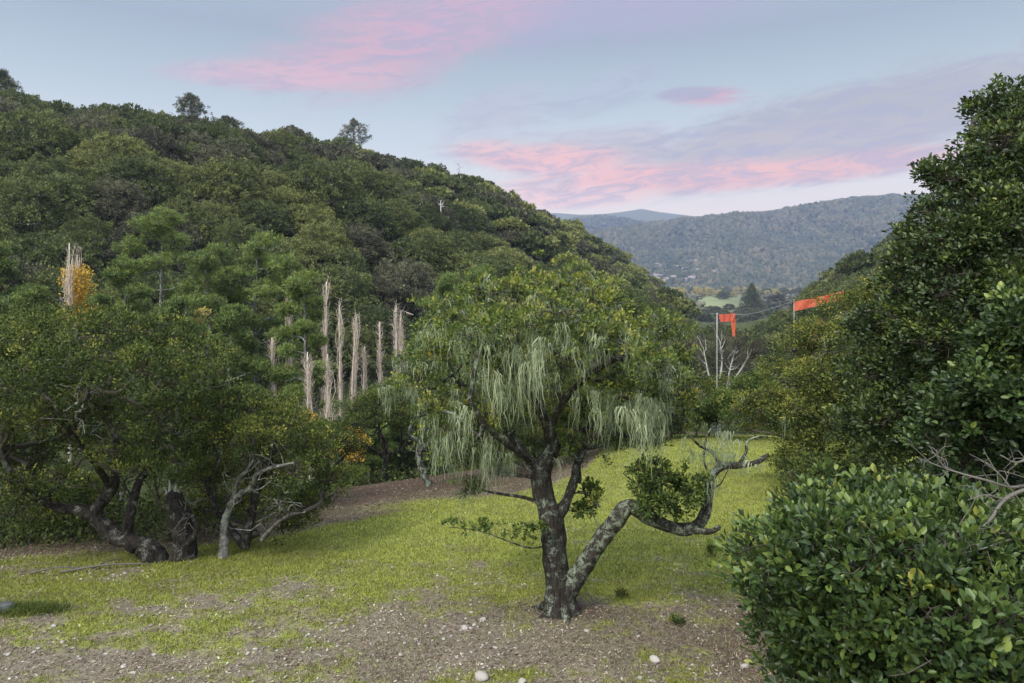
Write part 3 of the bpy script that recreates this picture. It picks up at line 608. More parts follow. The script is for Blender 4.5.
# oaks and shrubs closing the far end of the grass
for (px, Y, w, h, sd, mt, lb_) in ((672, 33, 4.0, 3.2, 71, 'hill_c', 'grey brown shrub on the far edge of the grass behind the big lichen oak'), (632, 34, 4.0, 3.2, 72, 'oakdark', 'dark green shrub at the far end of the grass left of the grey brown one'),
        (708, 33, 3.4, 3.0, 73, 'oakdark', 'dark shrub below the bare grey tree at the end of the grass'), (590, 33, 4, 4, 74, 'oakdark', 'dark oak bush seen past the trunk of the big lichen oak'),
        (545, 26, 3.0, 2.4, 78, 'oakdark', 'dark shrub on the brown bank behind the trunk of the lone oak'), (588, 28.5, 3.2, 2.4, 79, 'oak', 'green shrub behind the upper fork of the lone oak'), (628, 31, 3.4, 2.3, 80, 'oakdark', 'dark shrub at the grass edge under the right side lichen'), (663, 32.5, 3.0, 2.0, 86, 'hill_c', 'greyish shrub at the grass edge right of the hanging lichen'), (757, 30.5, 3.0, 3.2, 75, 'oak', 'green oak bush right of the bare grey tree'), (728, 30, 2.4, 2.3, 76, 'oak', 'bright green bush hiding the foot of the tall story pole'), (697, 31.5, 2.2, 1.7, 77, 'oakdark', 'low green bush left of the foot of the tall story pole')):
    oak('shrub', lb_, Pg(px, Y), w, h, sd, M[mt], M['twig'], 9, 600, 16, .22, .09, .055, trunk=.06, bottom=.0, cat='shrub', crown_name='foliage', twigs=6)

# ---------------- right side
def placed_tree(name, label, cat, base, spec, Yc, nclump, per, size, L, W, leafm, barkm, seed, fold=False, trunk=.2, rough=.42, low=.5, up=.3, tintbias=0, lich=0, crown='crown', twigs=12, stems=3, inner=.5):
    rng = np.random.default_rng(seed); base = np.asarray(base, float); root = thing(name, label, cat, base)
    lobes = [(*P(a, b, Yc+c), r, r, rz) for a, b, c, r, rz in spec]; arr = np.array(lobes)
    cen = arr[:, :3].mean(0); tb, fb, bb = MB(), MB(), MB(); limbs = []
    for k in range(stems):
        e = arr[rng.integers(len(arr)), :3]*.5 + cen*.5; b0 = base + rng.normal(0, trunk*.6, 3)*[1, 1, 0] - [0, 0, .3]
        p = smooth_path([b0, b0+(e-b0)*.35+rng.normal(0, .15, 3), b0+(e-b0)*.7+rng.normal(0, .15, 3), e], 6); tube(tb, p, trunk/(1+.4*k), trunk*.3, 9, .2, seed=seed+k, flare=.3); limbs.append(p[5:])
    branches(bb, limbs, lobes, rng, trunk*.25, twigs, .14, .004, 5)
    p, d, li = foliage(fb, lobes, nclump, per, size, L, W, rng, low, seed, fold, up=up, rough=rough, tintbias=tintbias, inner=inner)
    link('trunk', tb.mesh('trunk', barkm, base, True), root); link('branch', bb.mesh('branch', M['twig'], base, True), root); link(crown, fb.mesh(crown, leafm, base), root)
    if lich:
        lb = MB(); pick = rng.choice(len(p), lich); lichen_strands(lb, p[pick], rng.uniform(.2, .6, lich), rng, 20, .08, .010); link('lace_lichen', lb.mesh('lace_lichen', M['lichen'], base), root)
    return root
placed_tree('oak_tree', 'tall dark glossy leaved oak rising at the right edge of the picture against the sky', 'tree', Pg(1040, 9.2),
    [(1010,120,0,.50,.5),(985,112,.2,.22,.22),(1000,150,-.3,.4,.4),(975,165,.1,.3,.2),(945,180,0,.32,.16),(928,172,.1,.18,.10),(1040,130,.5,.7,.7),(985,205,-.3,.5,.4),(935,215,0,.3,.22),(915,235,.2,.26,.22),(960,240,-.5,.5,.4),(1020,230,-.8,.6,.6),
     (925,265,0,.42,.35),(900,285,.4,.35,.3),(890,262,.2,.2,.14),(960,290,-.6,.55,.45),(1010,300,-.8,.6,.5),(900,320,.2,.45,.35),(870,330,.6,.4,.3),(940,340,-.4,.55,.4),(985,360,-.6,.5,.4),(905,370,.2,.5,.4),(870,380,.5,.4,.35),(940,395,-.2,.5,.4),(890,420,.2,.45,.35),(860,425,.6,.35,.3),(930,440,0,.45,.4),
     (1050,200,0,.9,.8),(1060,300,0,.9,.8),(1000,420,-.2,.6,.5),(900,460,.4,.5,.35),(1000,200,1.0,.9,.9),(960,300,1.2,.9,.7),(930,400,1.2,.8,.7)], 9.0, 5200, 15, .12, .062, .036, M['right'], M['barkdark'], 81, True, .22)
placed_tree('oak_tree', 'leafy bough filled oak in front of the tall dark oak at the right edge', 'tree', Pg(1120, 6.3),
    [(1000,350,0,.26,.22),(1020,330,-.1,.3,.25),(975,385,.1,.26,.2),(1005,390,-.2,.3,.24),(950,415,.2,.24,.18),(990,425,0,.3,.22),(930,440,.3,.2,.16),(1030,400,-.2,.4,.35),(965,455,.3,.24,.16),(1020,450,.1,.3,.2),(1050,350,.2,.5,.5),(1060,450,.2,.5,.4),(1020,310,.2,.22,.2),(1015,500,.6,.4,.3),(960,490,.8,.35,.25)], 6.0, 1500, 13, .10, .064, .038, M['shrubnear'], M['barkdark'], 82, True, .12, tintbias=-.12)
placed_tree('oak_tree', 'middle distance green oak between the grass and the tall dark oak', 'tree', Pg(842, 19),
    [(850,310,.5,.8,.5),(885,300,0,.9,.6),(820,335,0,.7,.45),(795,352,.3,.55,.4),(860,345,-1,.9,.6),(905,340,.5,1.2,.8),(775,375,.5,.55,.4),(815,375,-.8,.8,.5),(770,400,0,.55,.4),(860,390,-1,1.0,.7),(800,410,-.8,.7,.5),(770,425,.3,.45,.35),(840,430,-1,.9,.6),(800,450,-.6,.6,.45),(870,450,-.6,.9,.6),(835,470,-.3,.7,.5),(900,400,.5,1.2,1.0),(830,400,1.5,1.2,1.0),(785,462,.2,.4,.3),(750,400,.6,.4,.25),(738,412,.6,.3,.2),(748,430,.4,.3,.2)], 19, 3800, 20, .22, .072, .042, M['oakdark'], M['barkdark'], 83, False, .25, lich=26, tintbias=.08)
placed_tree('shrub', 'dark small leaved shrub between the lone oak\'s reaching limb and the big shrub', 'shrub', Pg(800, 11.5),
    [(800,480,0,.3,.25),(785,500,-.1,.22,.2),(820,470,.2,.4,.3),(845,480,.3,.4,.4),(800,520,0,.3,.3),(830,510,0,.5,.4),(870,470,.3,.5,.4),(860,520,.2,.6,.5)], 11.5, 1000, 16, .13, .05, .03, M['oakdark'], M['twig'], 84, False, .05, crown='foliage', tintbias=-.05)
placed_tree('shrub', 'big broad leaved green shrub filling the bottom right corner', 'shrub', Pg(930, 5.0),
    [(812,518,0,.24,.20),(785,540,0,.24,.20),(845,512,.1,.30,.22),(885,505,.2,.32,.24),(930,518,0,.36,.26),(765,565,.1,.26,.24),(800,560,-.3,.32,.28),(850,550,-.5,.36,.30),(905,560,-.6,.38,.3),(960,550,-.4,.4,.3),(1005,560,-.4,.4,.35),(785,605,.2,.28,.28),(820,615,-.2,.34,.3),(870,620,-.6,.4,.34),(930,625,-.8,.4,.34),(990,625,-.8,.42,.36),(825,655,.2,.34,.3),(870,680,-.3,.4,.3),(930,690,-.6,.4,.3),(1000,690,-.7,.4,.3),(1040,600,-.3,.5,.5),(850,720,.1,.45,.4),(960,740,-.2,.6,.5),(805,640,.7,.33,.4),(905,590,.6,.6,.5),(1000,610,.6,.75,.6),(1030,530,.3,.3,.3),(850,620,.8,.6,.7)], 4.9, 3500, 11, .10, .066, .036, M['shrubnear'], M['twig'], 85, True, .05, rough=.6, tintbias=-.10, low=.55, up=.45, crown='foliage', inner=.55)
def dead_branch():
    rng = np.random.default_rng(9); Yb = 4.9; base = P(1060, 500, Yb); root = thing('dead_branch', 'bare grey twiggy branch poking out of the big shrub at the right edge', 'branch', base)
    bb = MB()
    for l, r in (([(1060,480,0),(1024,490,-.1),(1004,500,-.2),(990,520,-.3),(975,530,-.35),(955,532,-.3)], .016), ([(1060,470,0),(1018,487,-.1),(985,480,-.25),(950,470,-.2),(918,458,-.1)], .011), ([(1050,440,0),(1020,462,-.1),(1000,455,-.1)], .010), ([(1050,540,0),(1010,540,-.3),(985,548,-.4),(950,556,-.3)], .009), ([(945,468,-.2),(938,458,-.2),(937,450,-.2)], .006), ([(1004,500,-.2),(985,495,-.3),(968,500,-.35)], .006), ([(1010,487,-.15),(1000,475,-.2),(985,462,-.2)], .007)):
        p = smooth_path([P(a, b, Yb-.35+c) for a, b, c in l], 5); tube(bb, p, r, r*.35, 6, .2)
        k = rng.integers(3, len(p), 9); tubes_fast(bb, p[k], p[k]+rng.normal(0, .09, (9, 3)), .0035, .0015, rng, .2, 4, 3)
    link('twig', bb.mesh('twig', M['twigpale'], base), root)
dead_branch()

# ---------------- pines, poplars, yellow trees in the ravine
def pine(label, base, w, h, seed, ntuft=700, group=None, mat='pine', trunkm='barkgrey', open_=.0, flat=.5, bare=.25, per=34, L=.30, name='pine_tree', w_pow=1.6):
    rng = np.random.default_rng(seed); base = np.asarray(base, float); root = thing(name, label, 'tree', base, group)
    tb, fb, bb = MB(), MB(), MB(); top = base+[rng.normal(0, .03*h), 0, h]
    tr = smooth_path([base-[0, 0, .5], base+(top-base)*.5+rng.normal(0, .02*h, 3), top], 8); tube(tb, tr, h*.022+.04, .03, 8, .12, seed=seed, flare=.3)
    nb = int(26+h*2); cs = []
    for k in range(nb):
        t = bare + (1-bare)*(k+.5)/nb; st = base+(top-base)*t; a = k*2.399+rng.uniform(-.3, .3)
        ln = w/2*(1-((t-bare)/(1-bare))**w_pow)*rng.uniform(.65, 1.1)+.25
        e = st+[math.cos(a)*ln, math.sin(a)*ln, ln*.30+rng.normal(0, .2)]
        p = smooth_path([st, st+(e-st)*.5+[0, 0, -.06*ln], e], 4); tube(bb, p, .05, .015, 4, 0)
        m = max(2, int(ntuft/nb*(.4+ln/w*1.6))); s = rng.uniform(.35, 1.05, m)**.8
        c = st+(e-st)*s[:, None]+rng.normal(0, .16*ln+.08, (m, 3))*[1, 1, flat]; cs.append(c); tubes_fast(bb, np.repeat((st+(e-st)*.6)[None], m, 0), c, .018, .008, rng, .08, 3, 2)
    c = np.vstack(cs); n = len(c); d = unit(rng.normal(0, 1, (n, per, 3))+[0, 0, .7]); st = c[:, None]+d*.05+rng.normal(0, .09, (n, per, 3))
    tn = np.clip((rng.normal(.45, .2, (n, 1))+.2*d[..., 2]+rng.normal(0, .08, (n, per))).ravel(), 0, 1)
    leaves(fb, st.reshape(-1, 3), d.reshape(-1, 3), rng.normal(0, 1, (n*per, 3)), L, L*.17, tn)
    link('trunk', tb.mesh('trunk', M[trunkm], base, True), root); link('branch', bb.mesh('branch', M[trunkm], base), root); link('crown', fb.mesh('crown', M[mat], base), root)
    return root
def at_top(px, py, Y): return CZ-(py-HY)/F*Y
def umbrella_pine(label, px, pt, Y, w, seed, frac=.62):
    rng = np.random.default_rng(seed); b = Pg(px, Y); h = max(3, at_top(px, pt, Y)-b[2]); root = thing('pine_tree', label, 'tree', b); tb, bb, fb = MB(), MB(), MB()
    tr = smooth_path([b-[0, 0, .4], b+[rng.normal(0, .2), 0, h*.5], b+[rng.normal(0, .3), 0, h*.93]], 8); tube(tb, tr, .17, .05, 8, .12); lobes = []
    for k in range(17):
        t = (k+.5)/17; a = k*2.399; rr = w/2*(1-.85*t**2.2)*rng.uniform(.35, .9); z = h*(1-frac)+h*frac*t*.92; r = w*rng.uniform(.11, .17)
        lobes.append((b[0]+math.cos(a)*rr, b[1]+math.sin(a)*rr, b[2]+z, r, r, r*.55))
    branches(bb, [tr[4:]], lobes, rng, .07, 8, .08, .012, 5)
    p, d, li = shell_points(lobes, 1500, rng, .5, .4, seed, .8); n, per = len(p), 26; dd = unit(rng.normal(0, 1, (n, per, 3))+[0, 0, .9]); st = p[:, None]+dd*.03+rng.normal(0, .06, (n, per, 3))
    tn = np.clip((rng.normal(.42, .18, (n, 1))+.15*dd[..., 2]+rng.normal(0, .08, (n, per))).ravel(), 0, 1); leaves(fb, st.reshape(-1, 3), dd.reshape(-1, 3), rng.normal(0, 1, (n*per, 3)), .24, .045, tn)
    link('trunk', tb.mesh('trunk', M['barkgrey'], b, True), root); link('branch', bb.mesh('branch', M['barkgrey'], b, True), root); link('crown', fb.mesh('crown', M['pine'], b), root)
for a_ in (('bright green pine rising above the leaning oak right of the yellow poplar', 160, 203, 52, 8.5, 91), ('broad bright green pine left of the bare poplars', 262, 224, 47, 8.0, 92), ('bright green pine between the two taller pines above the oaks', 208, 236, 45, 7.5, 93), ('bright green pine in front of the first bare poplar', 302, 262, 42, 4.6, 94),
        ('green pine left of the yellow poplar', 30, 282, 44, 5.5, 95), ('bright green pine directly right of the yellow poplar', 122, 250, 43, 5.5, 96), ('green pine cut by the left edge of the picture', -5, 240, 50, 6, 97), ('green pine right of the bare poplars just behind the big lichen oak', 448, 268, 58, 7.5, 99),
        ('green pine on the slope above the bare poplars', 480, 262, 70, 8, 101), ('low green pine at the foot of the bare poplars', 372, 402, 37, 4.0, 98), ('small spreading pine below the broad pine', 232, 300, 41, 5.0, 100), ('low bright pine right behind the leaning oak', 175, 290, 40, 5.0, 102)): umbrella_pine(*a_)
def poplar(label, px, pt, Y, w, seed, group=None, yellow=None):
    rng = np.random.default_rng(seed); base = Pg(px, Y); h = (at_top(px, pt, Y)-base[2])*1.06; root = thing('poplar_tree', label, 'tree', base, group)
    tb, bb = MB(), MB(); top = base+[rng.normal(0, .15), 0, h*.93]; tr = smooth_path([base-[0, 0, .4], base+(top-base)*.5+rng.normal(0, .1, 3), top], 8); tube(tb, tr, .12, .03, 7, .1)
    n = 72; t = rng.uniform(.04, .88, n); A = base+(top-base)*t[:, None]; a = rng.uniform(0, 2*PI, n); ln = h*rng.uniform(.12, .3, n)*(1.15-t*.6)
    out = w/2*rng.uniform(.15, 1, n)**1.6*(1.05-.45*t); B = A+np.stack([np.cos(a)*out, np.sin(a)*out, ln], -1); B[:, 2] = np.minimum(B[:, 2], base[2]+h*rng.uniform(.90, 1, n)); tubes_fast(bb, A, B, .024, .010, rng, .05, 3, 4)
    k = rng.integers(0, n, 700); s = rng.uniform(.3, 1, (700, 1)); A2 = A[k]+(B[k]-A[k])*s; d = np.stack([rng.normal(0, .20, 700), rng.normal(0, .20, 700), rng.uniform(.1, .5, 700)], -1); tubes_fast(bb, A2, A2+d, .009, .003, rng, .05, 3, 2)
    link('trunk', tb.mesh('trunk', M['poplar'], base, True), root); link('branch', bb.mesh('branch', M['poplar'], base), root)
    if yellow:
        fb = MB(); lo, hi, cnt, ww = yellow; tt = rng.uniform(lo, hi, cnt); c = base+(top-base)*tt[:, None]+rng.normal(0, ww, (cnt, 3))*[1, 1, .4]; m = cnt*10
        pp = np.repeat(c, 10, 0)+rng.normal(0, .13, (m, 3)); leaves(fb, pp, rng.normal(0, 1, (m, 3)), rng.normal(0, 1, (m, 3))+[0, 0, .5], .13, .11, np.clip(rng.normal(.5, .25, m), 0, 1)); link('crown', fb.mesh('crown', M['yellow'], base), root)
for (px, pt, Y, w, sd, lb_, yl) in ((70, 240, 46, 1.15, 111, 'tall bare poplar with a few yellow leaves left of the golden poplar', (.1, .7, 200, .32)), (80, 252, 47, 1.1, 112, 'poplar covered in golden yellow leaves at far left', (.45, .93, 700, .40)),
        (323, 279, 48, 1.0, 113, 'leftmost of the bare tan poplars on the ravine floor', None), (341, 303, 48, .7, 114, 'thin bare poplar second from left in the poplar row', None), (354, 312, 48, .75, 115, 'short bare poplar third from left in the poplar row', None),
        (381, 320, 48, .9, 116, 'bare poplar with a flat bushy top left of the tallest pair', None), (396, 306, 48, .8, 117, 'bare poplar beside the lamp, left one of the tallest pair', None), (402, 312, 49, .7, 118, 'bare poplar tight against the right of the lamp', None),
        (274, 335, 42, .9, 119, 'bare poplar below the broad pine with yellow leaves at its foot', (.05, .35, 50, .5)), (290, 277, 52, .9, 120, 'pale bare poplar tip showing above the broad pine', None), (312, 350, 40, .8, 122, 'bare poplar in shade below the small pine', None), (330, 352, 40.5, .8, 123, 'bare poplar half hidden under the small pine', None), (365, 345, 50, .6, 124, 'faint thin poplar in the dark gap of the poplar row', None), ):
    poplar(lb_, px, pt, Y, w, sd, yellow=yl)
for (px, pt, Y, w, sd, lb_) in ((300, 405, 36, 3.0, 131, 'yellow leaved shrub below the bare poplars'), (90, 300, 44, 2.4, 132, 'amber shrub at the foot of the golden poplar'), (200, 300, 41, 2.2, 133, 'amber shrub between the bright green pines'), (350, 425, 34, 2.4, 134, 'yellow shrub behind the slim dark oak')):
    b = Pg(px, Y); oak('shrub', lb_, b, w, max(1.5, at_top(px, pt, Y)-b[2]), sd, M['yellow'] if sd != 133 else M['autumn'], M['twig'], 7, 160, 14, .2, .10, .08, trunk=.05, bottom=0, cat='shrub', crown_name='foliage', twigs=14)
# lamp by the poplars
def lamp():
    b = Pg(394, 47.5); root = thing('street_lamp', 'slim pale lamp post with a curved arm beside the tallest bare poplars', 'street lamp', b); t = at_top(0, 312, 47.5)-b[2]
    m = MB(); tube(m, smooth_path([b-[0, 0, .3], b+[0, 0, t]], 4), .045, .035, 8); link('post', m.mesh('post', M['barkgrey'], b, True), root)
    m = MB(); tube(m, smooth_path([b+[0, 0, t-.1], b+[.5, 0, t+.08], b+[1.0, 0, t-.05], b+[1.2, 0, t-.18]], 4), .035, .025, 7); link('arm', m.mesh('arm', M['twigpale'], b, True), root)
    m = MB(); tube(m, smooth_path([b+[.85, 0, t-.04], b+[1.1, 0, t-.12], b+[1.35, 0, t-.2]], 4), .06, .03, 8); link('lamp_head', m.mesh('lamp_head', M['house'], b, True), root)
lamp()

# ---------------- bare grey tree, story poles and orange netting
def bare_tree():
    Y = 35; rng = np.random.default_rng(141); base = Pg(716, Y); root = thing('bare_tree', 'nearly bare grey tree fanning pale limbs behind the story pole', 'tree', base); tb, bb = MB(), MB(); limbs = []
    st = P(716, 408, Y); tube(tb, smooth_path([base-[0, 0, .3], base*.5+st*.5+[.1, 0, 0], st], 5), .20, .14, 9, .15)
    for l in ([(716,408),(712,390),(708,372),(704,352)], [(716,405),(719,385),(722,362),(720,342)], [(715,405),(704,392),(694,378),(690,362)], [(718,405),(730,385),(742,368),(748,356)], [(718,405),(726,390),(730,370),(735,350)], [(718,412),(732,400),(745,396),(757,397)], [(714,410),(702,402),(695,398),(688,388)]):
        dy = rng.uniform(-1.2, 1.2); p = smooth_path([P(a, b, Y+dy*k/3) for k, (a, b) in enumerate(l)], 5); tube(tb, p, .085, .025, 6, .15); limbs.append(p)
    pts = np.vstack([p[5:] for p in limbs]); k = rng.integers(0, len(pts), 160); A = pts[k]; cen = P(719, 372, Y); B = A+unit(A-cen+rng.normal(0, .6, A.shape)+[0, 0, .5])*rng.uniform(.3, .9, (160, 1)); tubes_fast(tb, A, B, .024, .009, rng, .1, 3, 4)
    k = rng.integers(0, 160, 1500); A2 = A[k]+(B[k]-A[k])*rng.uniform(.3, 1, (1500, 1)); D = unit(A2-cen+rng.normal(0, .8, A2.shape)+[0, 0, .4]); tubes_fast(bb, A2, A2+D*rng.uniform(.2, .6, (1500, 1)), .009, .004, rng, .1, 3, 2)
    k = rng.integers(0, 160, 900); A2 = A[k]+(B[k]-A[k])*rng.uniform(.5, 1.1, (900, 1)); up = A2[:, 2] > P(0, 388, Y)[2]; A2 = A2[up]; D = unit(A2-cen+rng.normal(0, .9, A2.shape)+[0, 0, .3]); tubes_fast(bb, A2, A2+D*rng.uniform(.4, .9, (len(A2), 1)), .010, .005, rng, .15, 3, 3)
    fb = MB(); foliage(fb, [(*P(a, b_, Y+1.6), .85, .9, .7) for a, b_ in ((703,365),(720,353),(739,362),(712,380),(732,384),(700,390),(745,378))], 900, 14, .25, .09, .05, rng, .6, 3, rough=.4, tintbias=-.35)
    link('trunk', tb.mesh('trunk', M['barkpale'], base, True), root); link('branch', bb.mesh('branch', M['twig'], base), root); link('crown', fb.mesh('crown', M['hill_c'], base), root)
bare_tree()
def netting(name, label, corners, nx, ny, fold=.12, seed=1):
    """a real mesh net: crossing flat strands with a little sag"""
    a, b, c, d = [np.asarray(q, float) for q in corners]; base = (a+b+c+d)/4; mb = MB(); rng = np.random.default_rng(seed)
    def pt(u, v): 
        p = a*(1-u)*(1-v)+b*u*(1-v)+c*u*v+d*(1-u)*v; p = p + [0, fold*math.sin(u*17+v*3), -fold*.5*math.sin(u*PI)*(1)+fold*.3*math.sin(u*23)*v]; return p
    wv, wh = np.linalg.norm(b-a)/nx*.30, np.linalg.norm(d-a)/ny*.30
    for i in range(nx+1):
        P_ = np.array([pt(i/nx, v) for v in np.linspace(0, 1, ny+1)]); e = unit(b-a)*wv; V = np.vstack([P_-e, P_+e]); n = ny+1; mb.add(V, [(k, k+1, n+k+1, n+k) for k in range(ny)], tq=rng.uniform(0, 1, ny))
    for j in range(ny+1):
        P_ = np.array([pt(u, j/ny) for u in np.linspace(0, 1, nx+1)])+[0, .003, 0]; e = unit(d-a)*wh; V = np.vstack([P_-e, P_+e]); n = nx+1; mb.add(V, [(k, k+1, n+k+1, n+k) for k in range(nx)], tq=rng.uniform(0, 1, nx))
    o = link(name, mb.mesh(name, M['netting'], base), None, base); return tag(o, label, 'netting')
def story_pole(label, px, pt, Y, r=.045):
    b = Pg(px, Y); t = at_top(px, pt, Y); root = thing('story_pole', label, 'pole', b); m = MB(); tube(m, smooth_path([b-[0, 0, .3], [b[0], Y, t]], 4), r, r, 8); link('post', m.mesh('post', M['polemetal'], b, True), root)
    m = MB(); tube(m, smooth_path([[b[0], Y, t-.06], [b[0], Y, t+.04]], 2), r*1.5, r*1.5, 8); link('cap', m.mesh('cap', M['polemetal'], b), root)
story_pole('tall pale pole carrying the drooping orange netting in front of the bare tree', 717, 314, 32, .022)
story_pole('thin pole at the high right end of the long orange netting', 843, 290, 45, .018)
story_pole('thin pole at the low left end of the long orange netting', 794, 300, 45, .018)
netting('orange_netting', 'short orange netting tied to the top of the tall pole', [P(719, 314.5, 32), P(734, 313.5, 32), P(735, 320, 32), P(721, 321.5, 32)], 12, 6, .05)
netting('orange_netting', 'narrow strip of orange netting hanging down beside the tall pole', [P(731, 319.5, 32.03), P(735, 319.5, 32.03), P(735, 335, 32.03), P(733, 336, 32.03)], 4, 9, .03)
netting('orange_netting', 'long orange netting strung between two poles in front of the right hand slope', [P(794, 302, 45), P(843, 291.5, 45), P(842, 299, 45), P(794, 311, 45)], 44, 9, .06)
m = MB(); tube(m, smooth_path([P(719, 315, 32), P(755, 313, 38), P(794, 301, 45)], 8), .009, .009, 5); tag(link('rope', m.mesh('rope', M['polemetal'])), 'thin pale line strung from the tall pole to the long orange netting', 'rope')
b = Pg(820, 30); oak('shrub', 'small rust red shrub just below the long orange netting', b, 1.6, max(1, at_top(0, 318, 30)-b[2]), 151, M['rust'], M['twig'], 5, 60, 10, .2, .10, .06, trunk=.05, bottom=.7, cat='shrub', crown_name='foliage')

# ------------------------------------------------------------------ the wooded slopes: each oak a thing
def canopy(seed, w, h, nl, nclump, per, L, mat, twiggy=False):
    rng = np.random.default_rng(seed); fb, tb = MB(), MB()
    lobes = dome_lobes(0, 0, h*.1, w, h*.86, nl, rng, .62); lobes.append((rng.normal(0, .4), rng.normal(0, .4), h*.44, w*.40, w*.40, h*.50))
    for k in range(6):
        a = k*1.05+rng.uniform(-.3, .3); lobes.append((math.cos(a)*w*.36, math.sin(a)*w*.36, h*rng.uniform(.12, .28), w*.22, w*.22, w*.17))
    foliage(fb, lobes, nclump, per, .34, L, L*.62, rng, .25, seed, rough=.2, inner=.25, up=.4)
    st = np.array([0, 0, -1.5]); tr = smooth_path([st, [rng.normal(0, .3), rng.normal(0, .3), h*.3], [rng.normal(0, .5), rng.normal(0, .5), h*.6]], 4); tube(tb, tr, .28, .12, 6, .1); branches(tb, [tr[3:]], lobes, rng, .12, 6 if twiggy else 3, .1, .02, 4)
    return fb.mesh('crown', mat), tb.mesh('trunk', M['barkgrey'])
kinds = []
for mt, key, adj in (('hill_a', 'olive green', 'olive'), ('hill_b', 'dark green', 'dark'), ('hill_c', 'grey green', 'grey')):
    kinds.append((adj, key, [canopy(200+len(kinds)*10+k, 10.8, 6.6, 9, 1700, 16, .24, M[mt], mt == 'hill_c') for k in range(3)]))
rng = np.random.default_rng(301)
cand = []
for gx in np.arange(-165, 175, 6.3):
    for gy in np.arange(42, 420, 6.3):
        xx, yy = gx+rng.uniform(-2.6, 2.6), gy+rng.uniform(-2.6, 2.6)
        t = xx/yy
        if abs(t) > .80: continue
        px = 512+F*t
        if edge_s(xx, yy) < 14: continue
        cand.append((xx, yy))
cand = np.array(cand); cz = H(cand[:, 0], cand[:, 1]); cpx = 512+F*cand[:, 0]/cand[:, 1]
# what the camera can see of the slopes: march the sight line over the ground (plus some canopy)
def seen(x, y, z, lift=6.5, canopy_h=4.0):
    s = np.linspace(.25, .97, 40)[None]; X = x[:, None]*s; Y = y[:, None]*s; Z = CZ+(z[:, None]+lift-CZ)*s
    G = H(X, Y)+canopy_h*(edge_s(X, Y) > 14); return (Z > G-.5).mean(1) > .90
vis = seen(cand[:, 0], cand[:, 1], cz)
cand, cz, cpx = cand[vis], cz[vis], cpx[vis]
py_top = HY-(cz+6-CZ)/cand[:, 1]*F
# leave the ravine floor to the poplars and pines, and the gap with the bare tree open
hole = ((cand[:, 1] < 60) & (cpx > 300) & (cpx < 420)) | ((cand[:, 1] < 56) & (cpx < 420)) | ((cpx > 680) & (cpx < 760) & (cand[:, 1] < 90))
cand, cz, cpx, py_top = cand[~hole], cz[~hole], cpx[~hole], py_top[~hole]
order = np.argsort(cand[:, 1]); cand, cz, cpx, py_top = cand[order], cz[order], cpx[order], py_top[order]
protos = {}
def zone(px, yy, xx):
    if xx > .33*yy+2: return ('the right hand slope above the orange netting', 'right slope') if yy > 120 else ('the right hand slope near the netting', 'near right slope')
    part = 'above the yellow poplar' if px < 170 else 'above the bright green pines' if px < 330 else 'above the bare poplars' if px < 470 else 'above the big lichen oak' if px < 620 else 'by the valley gap'
    lev = 'crest' if yy > 150+max(0, px-100)*.22 else 'upper slope' if yy > 105 + max(0, px-100)*.12 else 'lower slope'
    return ('the left hill %s %s' % (lev, part), '%s %s' % (lev, part))
N_IND = 298; rng = np.random.default_rng(302); far_list = []
env_x = [0, 100, 190, 270, 350, 400, 450, 520, 560, 600, 650, 690, 700, 755, 770, 800, 850, 905, 1024]
env_y = [98, 104, 124, 136, 143, 160, 177, 198, 215, 236, 276, 312, 322, 322, 318, 300, 268, 236, 150]
ok_ = HY-(cz+6.0-CZ)/cand[:, 1]*F > np.interp(cpx, env_x, env_y); cand, cz, cpx = cand[ok_], cz[ok_], cpx[ok_]
for k in range(len(cand)):
    xx, yy = cand[k]; ki = rng.choice(3, p=[.5, .36, .14]) if fbm(xx*.03, yy*.03, 0, 9) > 0 else rng.choice(3, p=[.28, .44, .28])
    adj, key, ms = kinds[ki]; v = rng.integers(3); s = rng.uniform(.72, 1.25); sz = s*rng.uniform(.85, 1.2)
    if yy < 90: s *= .8; sz *= .85
    if k < N_IND:
        zt, zg = zone(cpx[k], yy, xx)
        r = thing('oak_tree', 'rounded %s oak on %s' % (key, zt), 'tree', (xx, yy, cz[k]-.3), '%s oaks, %s' % (key, zg))
        link('crown', ms[v][0], r); link('trunk', ms[v][1], r); r.rotation_euler.z = rng.uniform(0, 6.28); r.scale = (s, s, sz)
    else: far_list.append((xx, yy, cz[k], s, sz, ki))
print('slope trees', len(cand), 'far', len(far_list))
# the rest of the wood as one mass
if far_list:
    for ki, (mt, lb_) in enumerate((('hill_a', 'olive'), ('hill_b', 'dark green'), ('hill_c', 'grey green'))):
        sub = [f for f in far_list if f[5] == ki]
        if not sub: continue
        rng = np.random.default_rng(400+ki); one = MB(); lobes = dome_lobes(0, 0, 1, 9, 5.8, 8, rng, .66); foliage(one, lobes, 300, 10, .5, .55, .36, rng, .2, 5, rough=.3, inner=.3)
        v = np.concatenate(one.v); q = np.concatenate(one.q); tq = np.concatenate(one.tq); mb = MB()
        for xx, yy, zz, s, sz, _ in sub:
            a = rng.uniform(0, 6.28); c, s_ = math.cos(a), math.sin(a); V = v@np.array([[c, s_, 0], [-s_, c, 0], [0, 0, 1]])*[s, s, sz]+[xx, yy, zz-.3]; mb.add(V, q, tq=np.clip(tq+rng.normal(0, .08), 0, 1))
        tag(link('woodland', mb.mesh('woodland', M[mt])), 'far %s canopy of the wood along the hill crests and valley sides' % lb_, 'woodland', kind='stuff')

